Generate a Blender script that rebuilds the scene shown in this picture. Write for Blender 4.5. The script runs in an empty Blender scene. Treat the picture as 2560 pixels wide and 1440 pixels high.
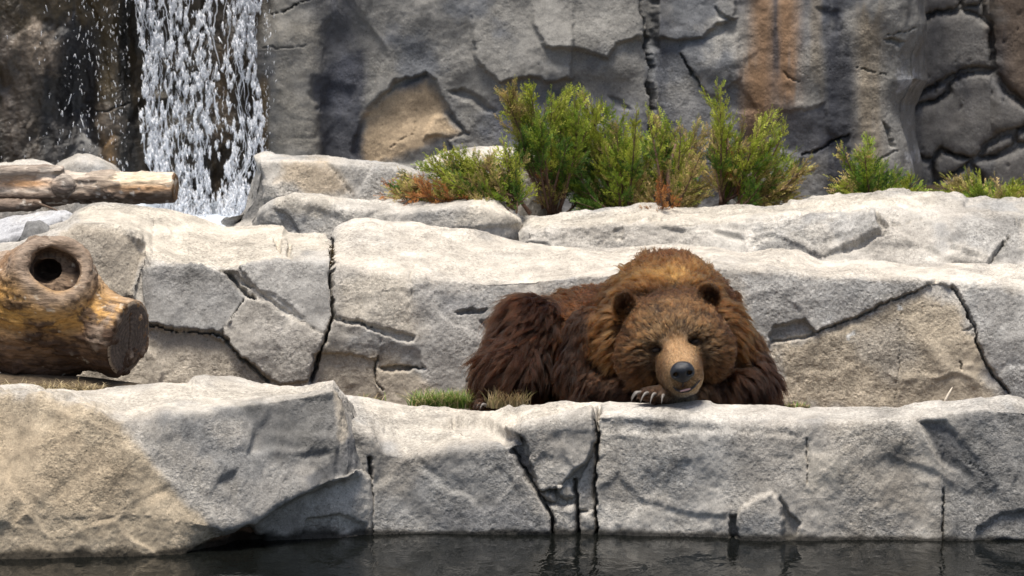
import bpy, math, random
import numpy as np
from mathutils import Vector, Matrix

# ------------------------------------------------------------------ camera, sky, sun, exposure
SC = bpy.context.scene
COL = SC.collection
PITCH = math.radians(9.0)
DIST = 20.0
FPX = 12800.0                       # focal length in pixels of the 2560 wide photograph
CAM = np.array([0.0, -DIST * math.cos(PITCH), DIST * math.sin(PITCH)])
FWD = np.array([0.0, math.cos(PITCH), -math.sin(PITCH)])
UPV = np.array([0.0, math.sin(PITCH), math.cos(PITCH)])
cd = bpy.data.cameras.new('camera')
cd.sensor_width = 36.0
cd.lens = 36.0 * FPX / 2560.0
cd.clip_start = 0.5
cd.clip_end = 500.0
cd.dof.use_dof = True
cd.dof.focus_distance = 19.9
cd.dof.aperture_fstop = 6.3
cam = bpy.data.objects.new('camera', cd)
cam.location = CAM
cam.rotation_euler = (math.radians(90) - PITCH, 0, 0)
COL.objects.link(cam)
SC.camera = cam

SUN_EL = math.radians(79)
SUN_DIR = Vector((-0.42 * math.cos(SUN_EL), -0.907 * math.cos(SUN_EL), math.sin(SUN_EL)))
w = bpy.data.worlds.new('World')
SC.world = w
w.use_nodes = True
nt = w.node_tree
bg = nt.nodes['Background']
sky = nt.nodes.new('ShaderNodeTexSky')
sky.sky_type = 'NISHITA'
sky.sun_disc = False
sky.sun_elevation = SUN_EL
sky.sun_rotation = math.atan2(SUN_DIR.x, SUN_DIR.y)
sky.dust_density = 3.0
sky.air_density = 1.0
sky.ozone_density = 0.6
nt.links.new(sky.outputs[0], bg.inputs[0])
bg.inputs[1].default_value = 0.085
sd = bpy.data.lights.new('sun', 'SUN')
sd.energy = 3.6
sd.angle = math.radians(18.0)
sd.color = (1.0, 0.95, 0.87)
sun = bpy.data.objects.new('sun', sd)
sun.rotation_euler = SUN_DIR.to_track_quat('Z', 'Y').to_euler()
sun.location = (-6, -10, 14)
COL.objects.link(sun)
SC.view_settings.view_transform = 'Standard'
SC.view_settings.look = 'None'
SC.view_settings.gamma = 1.0
SC.view_settings.use_curve_mapping = False
SC.view_settings.exposure = 0.76
SC.render.engine = 'CYCLES'
SC.cycles.max_bounces = 8
SC.cycles.transparent_max_bounces = 8
SC.cycles.use_denoising = True

rng = np.random.default_rng(11)
random.seed(5)

# ------------------------------------------------------------------ helpers: points, noise, meshes
def at(px, py, Y):
    """world point on the depth plane y=Y seen at photograph pixel (px,py)"""
    px, py, Y = np.broadcast_arrays(np.asarray(px, float), np.asarray(py, float), np.asarray(Y, float))
    a = (px - 1280.0) / FPX
    b = (720.0 - py) / FPX
    dy = FWD[1] + b * UPV[1]
    dz = FWD[2] + b * UPV[2]
    s = (Y - CAM[1]) / dy
    return np.stack([a * s, Y, CAM[2] + s * dz], -1)

def atz(px, py, z):
    a = (px - 1280.0) / FPX
    b = (720.0 - py) / FPX
    dz = FWD[2] + b * UPV[2]
    s = (z - CAM[2]) / dz
    return np.array([a * s, CAM[1] + s * (FWD[1] + b * UPV[1]), z])

def topx(p):
    d = p - CAM
    s = d @ FWD
    return 1280 + FPX * d[..., 0] / s, 720 - FPX * (d @ UPV) / s

def mpp(Y):                          # metres per photograph pixel at depth Y
    return (DIST + Y) / FPX

def _hash(ix, iy, iz, seed):
    n = (ix.astype(np.uint32) * np.uint32(73856093)) ^ (iy.astype(np.uint32) * np.uint32(19349663)) \
        ^ (iz.astype(np.uint32) * np.uint32(83492791)) ^ np.uint32((seed * 2654435761 + 12345) & 0xffffffff)
    n = (n ^ (n >> np.uint32(15))) * np.uint32(2246822519)
    n = (n ^ (n >> np.uint32(13))) * np.uint32(3266489917)
    n = n ^ (n >> np.uint32(16))
    return n.astype(np.float64) / 4294967295.0

def vnoise(p, seed=0):
    i = np.floor(p).astype(np.int64)
    f = p - i
    f = f * f * f * (f * (f * 6 - 15) + 10)
    x, y, z = i[..., 0], i[..., 1], i[..., 2]
    r = 0
    for dx in (0, 1):
        wx = f[..., 0] if dx else 1 - f[..., 0]
        for dy in (0, 1):
            wy = f[..., 1] if dy else 1 - f[..., 1]
            for dz in (0, 1):
                wz = f[..., 2] if dz else 1 - f[..., 2]
                r = r + wx * wy * wz * _hash(x + dx, y + dy, z + dz, seed)
    return r * 2 - 1

def fbm(p, octaves=4, seed=0, gain=0.5, lac=2.03):
    a, t, r = 1.0, 0.0, 0
    q = np.asarray(p, float)
    for o in range(octaves):
        r = r + a * vnoise(q + 17.3 * o, seed + o)
        t += a
        a *= gain
        q = q * lac
    return r / t

def worley(p, seed=0):
    """f1, f2, three random numbers of the nearest cell, offset from its seed"""
    i = np.floor(p).astype(np.int64)
    n = p.shape[0]
    f1 = np.full(n, 9.0); f2 = np.full(n, 9.0)
    off = np.zeros((n, 3)); rnd = np.zeros((n, 3))
    for dx in (-1, 0, 1):
        for dy in (-1, 0, 1):
            for dz in (-1, 0, 1):
                c = i + np.array([dx, dy, dz])
                s = c + np.stack([_hash(c[:, 0], c[:, 1], c[:, 2], seed + k) for k in (1, 2, 3)], -1)
                o = p - s
                d = np.sqrt((o * o).sum(-1))
                near = d < f1
                f2 = np.where(near, f1, np.minimum(f2, d))
                f1 = np.where(near, d, f1)
                off[near] = o[near]
                cc = c[near]
                rnd[near] = np.stack([_hash(cc[:, 0], cc[:, 1], cc[:, 2], seed + k) for k in (11, 12, 13)], -1)
    return f1, f2, rnd, off

def sstep(a, b, x):
    t = np.clip((x - a) / (b - a + 1e-12), 0, 1)
    return t * t * (3 - 2 * t)

def tag(o, label=None, cat=None, group=None, kind=None):
    if label: o['label'] = label
    if cat: o['category'] = cat
    if group: o['group'] = group
    if kind: o['kind'] = kind
    return o

def empty(name, loc):
    o = bpy.data.objects.new(name, None)
    o.location = loc
    o.empty_display_size = 0.1
    COL.objects.link(o)
    return o

def mesh(name, v, f, mat, parent=None, cols=None, smooth=True, origin=None):
    """one mesh object; v is in world space, stored relative to the parent (or to origin)"""
    v = np.asarray(v, np.float32)
    o0 = np.zeros(3)
    if parent is not None:
        o0 = np.array(PARENT_LOC[parent.name])
    elif origin is not None:
        o0 = np.array(origin, float)
    v = v - o0.astype(np.float32)
    f = np.asarray(f, np.int32)
    me = bpy.data.meshes.new(name)
    k = f.shape[1]
    me.vertices.add(len(v))
    me.vertices.foreach_set('co', v.ravel())
    me.loops.add(f.size)
    me.loops.foreach_set('vertex_index', f.ravel())
    me.polygons.add(len(f))
    me.polygons.foreach_set('loop_start', np.arange(0, f.size, k, dtype=np.int32))
    if smooth:
        me.polygons.foreach_set('use_smooth', np.ones(len(f), bool))
    if cols is not None:
        a = me.color_attributes.new('Col', 'FLOAT_COLOR', 'POINT')
        c = np.ones((len(v), 4), np.float32)
        c[:, :3] = cols
        a.data.foreach_set('color', c.ravel())
    me.update(calc_edges=True)
    me.validate()
    me.materials.append(mat)
    ob = bpy.data.objects.new(name, me)
    COL.objects.link(ob)
    if parent is not None:
        ob.parent = parent
        PARENT_LOC[ob.name] = o0
    else:
        ob.location = o0
        PARENT_LOC[ob.name] = o0
    return ob
PARENT_LOC = {}

def thing(name, loc, label, cat, group=None):
    e = empty(name, loc)
    PARENT_LOC[e.name] = np.array(loc, float)
    return tag(e, label, cat, group)

def compact(v, f, cols=None):
    used, inv = np.unique(f.ravel(), return_inverse=True)
    return v[used], inv.reshape(f.shape), (None if cols is None else cols[used])

def tube(pts, rad, n=10, caps=True):
    """tapered tube along pts; quads (caps as degenerate fans)"""
    pts = np.asarray(pts, float); rad = np.broadcast_to(np.asarray(rad, float), (len(pts),))
    tg = np.gradient(pts, axis=0)
    tg /= np.linalg.norm(tg, axis=1)[:, None] + 1e-12
    ref = np.array([0, 0, 1.0]) if abs(tg[0, 2]) < 0.9 else np.array([1.0, 0, 0])
    v = []
    a = np.linspace(0, 2 * np.pi, n, endpoint=False)
    for p, t, r in zip(pts, tg, rad):
        x = np.cross(t, ref); x /= np.linalg.norm(x) + 1e-12
        y = np.cross(t, x)
        ref = -np.cross(t, x) if False else ref
        v.append(p + r * (np.cos(a)[:, None] * x + np.sin(a)[:, None] * y))
    m = len(pts)
    v = np.concatenate(v)
    i, j = np.meshgrid(np.arange(m - 1), np.arange(n), indexing='ij')
    i = i.ravel(); j = j.ravel(); j2 = (j + 1) % n
    f = np.stack([i * n + j, (i + 1) * n + j, (i + 1) * n + j2, i * n + j2], -1)
    if caps:
        v = np.concatenate([v, pts[:1], pts[-1:]])
        c0, c1 = m * n, m * n + 1
        k = np.arange(n); k2 = (k + 1) % n
        # a cap quad takes two fan triangles
        kk = np.arange(0, n, 2)
        f = np.concatenate([f, np.stack([np.full(len(kk), c0), kk, (kk + 1) % n, (kk + 2) % n], -1),
                            np.stack([np.full(len(kk), c1), (m - 1) * n + (kk + 2) % n, (m - 1) * n + (kk + 1) % n, (m - 1) * n + kk], -1)])
    return v, f

# ------------------------------------------------------------------ materials
def newmat(name):
    m = bpy.data.materials.new(name)
    m.use_nodes = True
    return m, m.node_tree, m.node_tree.nodes['Principled BSDF']

def N(nt, typ, **kw):
    n = nt.nodes.new(typ)
    for k, v in kw.items():
        if k in ('operation', 'blend_type', 'data_type', 'attribute_name', 'feature', 'noise_dimensions', 'voronoi_dimensions', 'attribute_type'):
            setattr(n, k, v)
        else:
            n.inputs[k].default_value = v
    return n

def mat_stone(name, grain=75.0, lo=0.56, hi=1.34, bump=1.0, rough=0.9, spec=0.2, streak=0.0):
    m, nt, b = newmat(name)
    L = nt.links.new
    at_ = N(nt, 'ShaderNodeAttribute', attribute_name='Col')
    tc = nt.nodes.new('ShaderNodeTexCoord')
    n1 = N(nt, 'ShaderNodeTexNoise', Scale=grain, Detail=5.0, Roughness=0.68)
    n2 = N(nt, 'ShaderNodeTexNoise', Scale=grain * 0.16, Detail=5.0, Roughness=0.6)
    v1 = N(nt, 'ShaderNodeTexVoronoi', Scale=grain * 0.55)
    n3 = N(nt, 'ShaderNodeTexNoise', Scale=grain * 2.3, Detail=2.0, Roughness=0.6)
    for n in (n1, n2, v1, n3):
        L(tc.outputs['Object'], n.inputs['Vector'])
    r1 = N(nt, 'ShaderNodeMapRange'); L(n1.outputs[0], r1.inputs[0])
    r1.inputs[1].default_value = 0.30; r1.inputs[2].default_value = 0.70
    r1.inputs[3].default_value = lo; r1.inputs[4].default_value = hi
    r2 = N(nt, 'ShaderNodeMapRange'); L(n2.outputs[0], r2.inputs[0])
    r2.inputs[1].default_value = 0.3; r2.inputs[2].default_value = 0.7
    r2.inputs[3].default_value = 0.78; r2.inputs[4].default_value = 1.18
    r3 = N(nt, 'ShaderNodeMapRange'); L(n3.outputs[0], r3.inputs[0])
    r3.inputs[1].default_value = 0.3; r3.inputs[2].default_value = 0.7
    r3.inputs[3].default_value = 0.8; r3.inputs[4].default_value = 1.18
    # the grain is strong in some patches and nearly worn away in others
    ng = N(nt, 'ShaderNodeTexNoise', Scale=3.1, Detail=4.0, Roughness=0.6); L(tc.outputs['Object'], ng.inputs['Vector'])
    rg = N(nt, 'ShaderNodeMapRange'); L(ng.outputs[0], rg.inputs[0])
    rg.inputs[1].default_value = 0.36; rg.inputs[2].default_value = 0.62; rg.inputs[3].default_value = 0.25; rg.inputs[4].default_value = 1.25
    s1 = N(nt, 'ShaderNodeMath', operation='SUBTRACT'); L(r1.outputs[0], s1.inputs[0]); s1.inputs[1].default_value = 1.0
    s2 = N(nt, 'ShaderNodeMath', operation='MULTIPLY_ADD'); L(s1.outputs[0], s2.inputs[0]); L(rg.outputs[0], s2.inputs[1]); s2.inputs[2].default_value = 1.0
    mu = N(nt, 'ShaderNodeMath', operation='MULTIPLY'); L(s2.outputs[0], mu.inputs[0]); L(r2.outputs[0], mu.inputs[1])
    mu2 = N(nt, 'ShaderNodeMath', operation='MULTIPLY'); L(mu.outputs[0], mu2.inputs[0]); L(r3.outputs[0], mu2.inputs[1])
    # lichen-like blotches and small dark pits
    n4 = N(nt, 'ShaderNodeTexNoise', Scale=5.0, Detail=7.0, Roughness=0.68); L(tc.outputs['Object'], n4.inputs['Vector'])
    r4 = N(nt, 'ShaderNodeMapRange'); L(n4.outputs[0], r4.inputs[0])
    r4.inputs[1].default_value = 0.52; r4.inputs[2].default_value = 0.66; r4.inputs[3].default_value = 1.0; r4.inputs[4].default_value = 0.72
    v2 = N(nt, 'ShaderNodeTexVoronoi', Scale=34.0); L(tc.outputs['Object'], v2.inputs['Vector'])
    r5 = N(nt, 'ShaderNodeMapRange'); L(v2.outputs['Distance'], r5.inputs[0])
    r5.inputs[1].default_value = 0.05; r5.inputs[2].default_value = 0.13; r5.inputs[3].default_value = 0.45; r5.inputs[4].default_value = 1.0
    mu3 = N(nt, 'ShaderNodeMath', operation='MULTIPLY'); L(mu2.outputs[0], mu3.inputs[0]); L(r4.outputs[0], mu3.inputs[1])
    mu4 = N(nt, 'ShaderNodeMath', operation='MULTIPLY'); L(mu3.outputs[0], mu4.inputs[0]); L(r5.outputs[0], mu4.inputs[1])
    vm = N(nt, 'ShaderNodeVectorMath', operation='SCALE')
    L(at_.outputs['Color'], vm.inputs[0]); L(mu4.outputs[0], vm.inputs['Scale'])
    L(vm.outputs[0], b.inputs['Base Color'])
    # relief: grain, pits
    pit = N(nt, 'ShaderNodeMapRange'); L(v1.outputs['Distance'], pit.inputs[0])
    pit.inputs[1].default_value = 0.0; pit.inputs[2].default_value = 0.35
    pit.inputs[3].default_value = 0.0; pit.inputs[4].default_value = 0.35
    ad = N(nt, 'ShaderNodeMath', operation='ADD'); L(n1.outputs[0], ad.inputs[0]); L(pit.outputs[0], ad.inputs[1])
    ad2 = N(nt, 'ShaderNodeMath', operation='MULTIPLY_ADD'); L(n2.outputs[0], ad2.inputs[0]); ad2.inputs[1].default_value = 0.55; L(ad.outputs[0], ad2.inputs[2])
    bp = N(nt, 'ShaderNodeBump', Strength=bump, Distance=0.011)
    L(ad2.outputs[0], bp.inputs['Height'])
    bs = N(nt, 'ShaderNodeMath', operation='MULTIPLY'); L(rg.outputs[0], bs.inputs[0]); bs.inputs[1].default_value = bump * 0.85; bs.use_clamp = True
    L(bs.outputs[0], bp.inputs['Strength'])
    L(bp.outputs[0], b.inputs['Normal'])
    b.inputs['Roughness'].default_value = rough
    b.inputs['Specular IOR Level'].default_value = spec
    return m

def mat_plain(name, col, rough=0.6, spec=0.4, attr=False, bump=0.0, bscale=60.0, var=0.0, sub=0.0):
    m, nt, b = newmat(name)
    L = nt.links.new
    tc = nt.nodes.new('ShaderNodeTexCoord')
    n1 = N(nt, 'ShaderNodeTexNoise', Scale=bscale, Detail=4.0, Roughness=0.6)
    L(tc.outputs['Object'], n1.inputs['Vector'])
    if attr:
        a = N(nt, 'ShaderNodeAttribute', attribute_name='Col'); src = a.outputs['Color']
    else:
        a = nt.nodes.new('ShaderNodeRGB'); a.outputs[0].default_value = (*col, 1); src = a.outputs[0]
    r1 = N(nt, 'ShaderNodeMapRange'); L(n1.outputs[0], r1.inputs[0])
    r1.inputs[1].default_value = 0.3; r1.inputs[2].default_value = 0.7
    r1.inputs[3].default_value = 1 - var; r1.inputs[4].default_value = 1 + var
    vm = N(nt, 'ShaderNodeVectorMath', operation='SCALE'); L(src, vm.inputs[0]); L(r1.outputs[0], vm.inputs['Scale'])
    L(vm.outputs[0], b.inputs['Base Color'])
    if bump > 0:
        bp = N(nt, 'ShaderNodeBump', Strength=bump, Distance=0.006); L(n1.outputs[0], bp.inputs['Height']); L(bp.outputs[0], b.inputs['Normal'])
    b.inputs['Roughness'].default_value = rough
    b.inputs['Specular IOR Level'].default_value = spec
    return m

M_STONE = mat_stone('weathered_stone')
M_WALL = mat_stone('cliff_stone', grain=85.0, lo=0.72, hi=1.2, bump=0.6, rough=0.85)
M_WET = mat_stone('wet_cliff_stone', grain=60.0, lo=0.5, hi=1.4, bump=0.9, rough=0.42, spec=0.5)
# ------------------------------------------------------------------ rock sculpting
WATER_Z = -0.907
GREY = np.array([0.345, 0.318, 0.280]); TAN = np.array([0.405, 0.345, 0.265]); DARK = np.array([0.10, 0.10, 0.102])
PALE = np.array([0.50, 0.468, 0.418]); MID = np.array([0.22, 0.215, 0.205]); OCHRE = np.array([0.42, 0.33, 0.225])
CREAM = np.array([0.56, 0.50, 0.41])

def ctl(c, u):
    if np.isscalar(c):
        return np.full(len(u), float(c))
    c = np.asarray(c, float)
    return np.interp(u, c[:, 0], c[:, 1])

def poly_sd(poly, u, v):
    """signed distance to polygon, positive inside"""
    poly = np.asarray(poly, float)
    d = np.full(u.shape, 1e9)
    ins = np.zeros(u.shape, bool)
    n = len(poly)
    for i in range(n):
        ax, ay = poly[i]; bx, by = poly[(i + 1) % n]
        ex, ey = bx - ax, by - ay
        t = np.clip(((u - ax) * ex + (v - ay) * ey) / (ex * ex + ey * ey + 1e-9), 0, 1)
        d = np.minimum(d, np.hypot(u - ax - t * ex, v - ay - t * ey))
        c = ((ay > v) != (by > v)) & (u < (bx - ax) * (v - ay) / (by - ay + 1e-12) + ax)
        ins ^= c
    return np.where(ins, d, -d)

def line_d(pts, u, v):
    d = np.full(u.shape, 1e9); s = np.zeros(u.shape)
    pts = np.asarray(pts, float)
    n = len(pts) - 1
    for i in range(n):
        ax, ay = pts[i]; bx, by = pts[i + 1]
        ex, ey = bx - ax, by - ay
        t = np.clip(((u - ax) * ex + (v - ay) * ey) / (ex * ex + ey * ey + 1e-9), 0, 1)
        q = np.hypot(u - ax - t * ex, v - ay - t * ey)
        s = np.where(q < d, (i + t) / n, s)
        d = np.minimum(d, q)
    return d, s

class Loft:
    def __init__(s, u0, u1, rows, step=3.0, sm=6, vis=None, seed=0, warp=5.0, udef=None, usm=0, uadd=None):
        lo, hi = max(u0, -60), min(u1, 2620)
        u = [np.arange(lo, hi + step, step)]
        if u0 < lo: u.insert(0, np.arange(u0, lo, 14.0))
        if u1 > hi: u.append(np.arange(u[-1][-1] + 14, u1 + 14, 14.0))
        u = np.concatenate(u)
        if uadd is not None: u = np.unique(np.concatenate([u[u <= u1], uadd]))
        R = []
        for r in rows:
            Y = ctl(r['Y'], u)
            if 'z' in r:
                p = at(u, 700, Y); p[:, 2] = ctl(r['z'], u)
            else:
                p = at(u, ctl(r['y'], u), Y)
            for _ in range(usm):
                p[1:-1, 1:] = (p[:-2, 1:] + 2 * p[1:-1, 1:] + p[2:, 1:]) / 4
            R.append(p)
        P = []; rowi = []
        for k in range(len(R) - 1):
            n = rows[k]['n']
            t = (np.arange(n) / n)[:, None, None]
            P.append(R[k][None] * (1 - t) + R[k + 1][None] * t)
            rowi += [k + i / n for i in range(n)]
        P.append(R[-1][None]); rowi.append(len(R) - 1)
        P = np.concatenate(P)
        for _ in range(sm):
            P[1:-1] = (P[:-2] + 2 * P[1:-1] + P[2:]) / 4
        s.rowi = np.array(rowi)
        if udef is not None:
            P = udef(P, u)
        s.shape = P.shape[:2]
        s.P = P.reshape(-1, 3)
        du = np.gradient(P, axis=1); dt = np.gradient(P, axis=0)
        n = np.cross(du, dt).reshape(-1, 3)
        s.nrm = n / (np.linalg.norm(n, axis=1)[:, None] + 1e-12)
        U, V = topx(s.P)
        if vis is not None:
            hid = np.repeat(s.rowi > vis, s.shape[1])
            V = np.where(hid, -5000, V)
        s.U0, s.V0 = U, V
        q = s.P * 7.0 + seed
        s.U = U + warp * fbm(q, 4, seed + 3, 0.6) * 2.0
        s.V = V + warp * fbm(q + 50, 4, seed + 4, 0.6) * 2.0
        s.U += 3.4 * fbm(s.P * 42 + seed, 3, seed + 5, 0.6) * 1.6
        s.V += 3.4 * fbm(s.P * 42 + seed + 9, 3, seed + 6, 0.6) * 1.6
        s.D = np.zeros(len(s.P))
        s.C = np.zeros((len(s.P), 3)) + GREY
        s.reg = np.zeros(len(s.P), int)
        s.names = ['stone']
        s.seed = seed
    def near(s, pts, m):
        p = np.asarray(pts, float)
        return np.nonzero((s.U > p[:, 0].min() - m) & (s.U < p[:, 0].max() + m) & (s.V > p[:, 1].min() - m) & (s.V < p[:, 1].max() + m))[0]
    def plate(s, poly, off, soft=6.0, tu=0.0, tv=0.0, region=False):
        i = s.near(poly, soft + 5)
        if len(i) == 0: return s
        sd_ = poly_sd(poly, s.U[i], s.V[i])
        wgt = sstep(-soft * 0.5, soft * 0.5, sd_)
        c = np.mean(poly, axis=0)
        s.D[i] += wgt * (off + tu * (s.U[i] - c[0]) / 100 + tv * (s.V[i] - c[1]) / 100)
        if region:
            s.names.append('stone')
            s.reg[i[sd_ > 0]] = len(s.names) - 1
        return s
    def region(s, poly):
        i = s.near(poly, 5)
        if len(i):
            s.names.append('stone')
            s.reg[i[poly_sd(poly, s.U[i], s.V[i]) > 0]] = len(s.names) - 1
        return s
    def pillow(s, poly, off, soft=30.0, region=True, gap=0.0):
        """a rounded stone: grows from its outline inwards"""
        i = s.near(poly, soft + 5)
        sd_ = poly_sd(poly, s.U[i], s.V[i])
        t = np.clip(sd_ / soft, 0, 1)
        s.D[i] += off * np.sqrt(1 - (1 - t) ** 2)
        if gap: s.D[i] -= gap * np.exp(-(sd_ / 5.0) ** 2)
        if region:
            s.names.append('stone')
            s.reg[i[sd_ > 0]] = len(s.names) - 1
        return s
    def crack(s, pts, wd=4.0, depth=0.03, taper=True, rag=0.35):
        i = s.near(pts, wd * 2 + 4)
        if len(i) == 0: return s
        d, q = line_d(pts, s.U[i], s.V[i])
        ww = wd * 0.8 * np.clip(0.9 + 1.5 * rag * fbm(s.P[i] * 14, 4, s.seed + 8, 0.6) * 2, 0.25, 2.2)
        if taper: ww = ww * (0.25 + 0.75 * np.sin(np.pi * np.clip(q, 0.03, 0.97)) ** 0.5)
        s.D[i] -= depth * (1 - sstep(0.35, 1.0, d / (ww + 1e-6)))
        return s
    def bump(s, cx, cy, rx, ry, amt, rot=0.0):
        du, dv = s.U - cx, s.V - cy
        c, k = math.cos(rot), math.sin(rot)
        a, b = (du * c + dv * k) / rx, (-du * k + dv * c) / ry
        s.D += amt * np.exp(-(a * a + b * b))
        return s
    def paint(s, poly, col, soft=25.0, a=1.0, nz=0.5, ns=9.0):
        i = s.near(poly, soft + 5)
        if len(i) == 0: return s
        wgt = sstep(-soft * 0.5, soft * 0.5, poly_sd(poly, s.U[i], s.V[i]) + nz * soft * 1.5 * fbm(s.P[i] * ns, 4, s.seed + 21, 0.6))
        s.C[i] = s.C[i] * (1 - a * wgt[:, None]) + np.asarray(col) * (a * wgt[:, None])
        return s
    def streak(s, u, wd, v0, v1, col, a=0.8):
        """run-off stain: vertical, ragged along its sides"""
        q = np.stack([s.P[:, 0] * 26, s.P[:, 1] * 3, s.P[:, 2] * 3.0], -1)
        n = fbm(q, 4, s.seed + 31, 0.6)
        x = np.abs(s.U0 - u + 12 * n) / wd
        wgt = (1 - sstep(0.1, 1.15, x)) * sstep(v0 - 60, v0 + 10, s.V0 + 90 * n) * (1 - sstep(v1 - 30, v1 + 50, s.V0 + 90 * n)) * np.clip(1.15 + 0.9 * n, 0, 1)
        s.C = s.C * (1 - a * wgt[:, None]) + np.asarray(col) * (a * wgt[:, None])
        return s
    def rough(s, big=0.03, bs=1.8, facet=0.02, fs=4.0, mid=0.008, ms=9.0, fine=0.0035, fns=38.0, squash=1.0, mask=None):
        p = s.P + s.seed * 1.37
        p = p * np.array([1, 1, squash])
        d = big * fbm(p * bs, 3, s.seed + 40)
        if facet:
            f1, f2, r, o = worley((p + 0.06 * np.stack([fbm(p * 5, 2, s.seed + 60 + k) for k in range(3)], -1)) * fs, s.seed + 50)
            pl = (o * (r - 0.5)).sum(-1) * 2.0 + (r[:, 0] - 0.5) * 0.6
            d = d + facet * pl * sstep(0.0, 0.10, f2 - f1)
            f1, f2, r, o = worley((p + 0.02 * np.stack([fbm(p * 11, 2, s.seed + 65 + k) for k in range(3)], -1)) * fs * 2.7, s.seed + 57)
            d = d + facet * 0.33 * ((o * (r - 0.5)).sum(-1) * 2.0 + (r[:, 0] - 0.5) * 0.6) * sstep(0.0, 0.12, f2 - f1) * sstep(-0.1, 0.35, fbm(p * 2.5, 2, s.seed + 58))
        d = d + mid * fbm(p * ms, 4, s.seed + 41, 0.6) + fine * fbm(p * fns, 3, s.seed + 42, 0.65)
        s.D += d if mask is None else d * mask
        return s
    def tint(s, base, alt, alt2, sc=2.2, k=0.9):
        p = s.P + s.seed
        a = sstep(-0.15, 0.45, fbm(p * sc, 5, s.seed + 70, 0.55))[:, None] * k
        b = sstep(0.05, 0.5, fbm(p * sc * 1.7 + 9, 5, s.seed + 75, 0.6))[:, None] * k
        s.C = np.asarray(base) * (1 - a) + np.asarray(alt) * a
        s.C = s.C * (1 - b) + np.asarray(alt2) * b
        return s
    def mottle(s, amt=0.12, sc=14.0):
        s.C = s.C * (1 + amt * 2 * fbm(s.P * sc, 4, s.seed + 80, 0.65))[:, None]
        return s
    def algae(s, h=0.02):
        k = 1 - sstep(0.3, 1.0, (s.P[:, 2] - WATER_Z) / (h * (1 + 1.1 * fbm(s.P * 16, 3, s.seed + 90))))
        s.C = s.C * (1 - 0.9 * k[:, None]) + np.array([0.016, 0.014, 0.011]) * 0.9 * k[:, None]
        return s
    def build(s, name, label, cat, mat=None, group=None, split=True):
        mat = mat or M_STONE
        P = s.P + s.nrm * s.D[:, None]
        nt_, nu = s.shape
        i, j = np.meshgrid(np.arange(nt_ - 1), np.arange(nu - 1), indexing='ij')
        a = (i * nu + j).ravel()
        f = np.stack([a, a + 1, a + nu + 1, a + nu], -1)
        base = P[P[:, 2] > -5]
        loc = (float(base[:, 0].mean()), float(base[:, 1].min()), float(base[:, 2].min()))
        if not split or s.reg.max() == 0:
            return tag(mesh(name, P, f, mat, None, np.clip(s.C, 0.004, 0.8), origin=loc), label, cat, group)
        t = thing(name, loc, label, cat, group)
        fr = np.sort(s.reg[f], axis=1)[:, 2]
        for k in range(s.reg.max() + 1):
            ff = f[fr == k]
            if len(ff) < 12: continue
            v2, f2, c2 = compact(P, ff, np.clip(s.C, 0.004, 0.8))
            mesh('stone', v2, f2, mat, t, c2)
        return t

def wl(pts):                       # depth of the waterline drawn at these pixels
    return [(x, float(atz(x, y, WATER_Z)[1])) for x, y in pts]

# ---------------- front ledge: big boulder on the left
W_L = [(-700, 1398), (0, 1392), (300, 1392), (470, 1388), (540, 1372), (590, 1352), (640, 1352), (760, 1349), (860, 1346), (925, 1338), (990, 1300)]
YW = wl(W_L)
yw = lambda x: float(np.interp(x, [a for a, b in YW], [b for a, b in YW]))
TOPL = [(-700, 960), (0, 972), (50, 975), (115, 985), (150, 980), (225, 971), (300, 958), (400, 943), (450, 940), (520, 939), (580, 940), (640, 950), (700, 955), (770, 951), (835, 943), (860, 956), (885, 985), (905, 1030), (925, 1085), (940, 1130), (990, 1250)]
EDG = [(-700, 1000), (0, 1000), (150, 1004), (250, 1030), (300, 1045), (400, 1035), (500, 1020), (620, 1000), (760, 985), (835, 968), (870, 990), (900, 1050), (925, 1105), (940, 1150), (990, 1270)]
def yo(dx): return [(x, yw(x) + dx(x)) for x in (-700, 0, 150, 300, 450, 600, 750, 850, 880, 900, 925, 945, 990)]
UND = [(-700, 1290), (400, 1300), (470, 1320), (560, 1335), (640, 1320), (690, 1275), (790, 1234), (850, 1214), (905, 1200), (940, 1192), (985, 1300)]
FACE = [(-700, -0.74), (0, -0.735), (250, -0.745), (450, -0.735), (600, -0.665), (750, -0.555), (850, -0.505), (880, -0.485), (905, -0.44), (925, -0.38), (940, -0.28), (955, -0.10), (990, 0.0)]
bulge = lambda x: np.interp(x, [-700, 0, 300, 550, 800, 850, 900, 945, 990], [0.02, 0.03, -0.02, -0.10, -0.17, -0.17, -0.10, 0.05, 0.30])
A1 = Loft(-700, 985, [
    dict(z=-1.25, Y=yo(lambda x: 0.05), n=10),
    dict(z=WATER_Z - 0.03, Y=yo(lambda x: 0.0), n=34),
    dict(y=UND, Y=[(-700, -0.745), (440, -0.742), (520, -0.69), (600, -0.60), (680, -0.53), (780, -0.470), (850, -0.445), (925, -0.36), (950, -0.12), (985, 0.0)], n=14),
    dict(y=[(x, y - 14) for x, y in UND], Y=FACE, n=40),
    dict(y=EDG, Y=[(x, y + (0.20 if x < 200 else 0.13)) for x, y in FACE], n=42),
    dict(y=TOPL, Y=yo(lambda x: np.interp(x, [0, 300, 650, 700, 850, 900, 990], [0.55, 0.70, 0.62, 0.5, 0.30, 0.24, 0.40])), n=12),
    dict(z=[(-700, -0.62), (640, -0.62), (850, -0.70), (985, -0.85)], Y=yo(lambda x: np.interp(x, [0, 650, 850, 990], [0.85, 0.9, 0.55, 0.5])), n=6),
    dict(z=-1.1, Y=yo(lambda x: np.interp(x, [0, 650, 850, 990], [0.95, 1.0, 0.65, 0.6])), n=1)], sm=7, vis=5.05, seed=1, warp=4)
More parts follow.
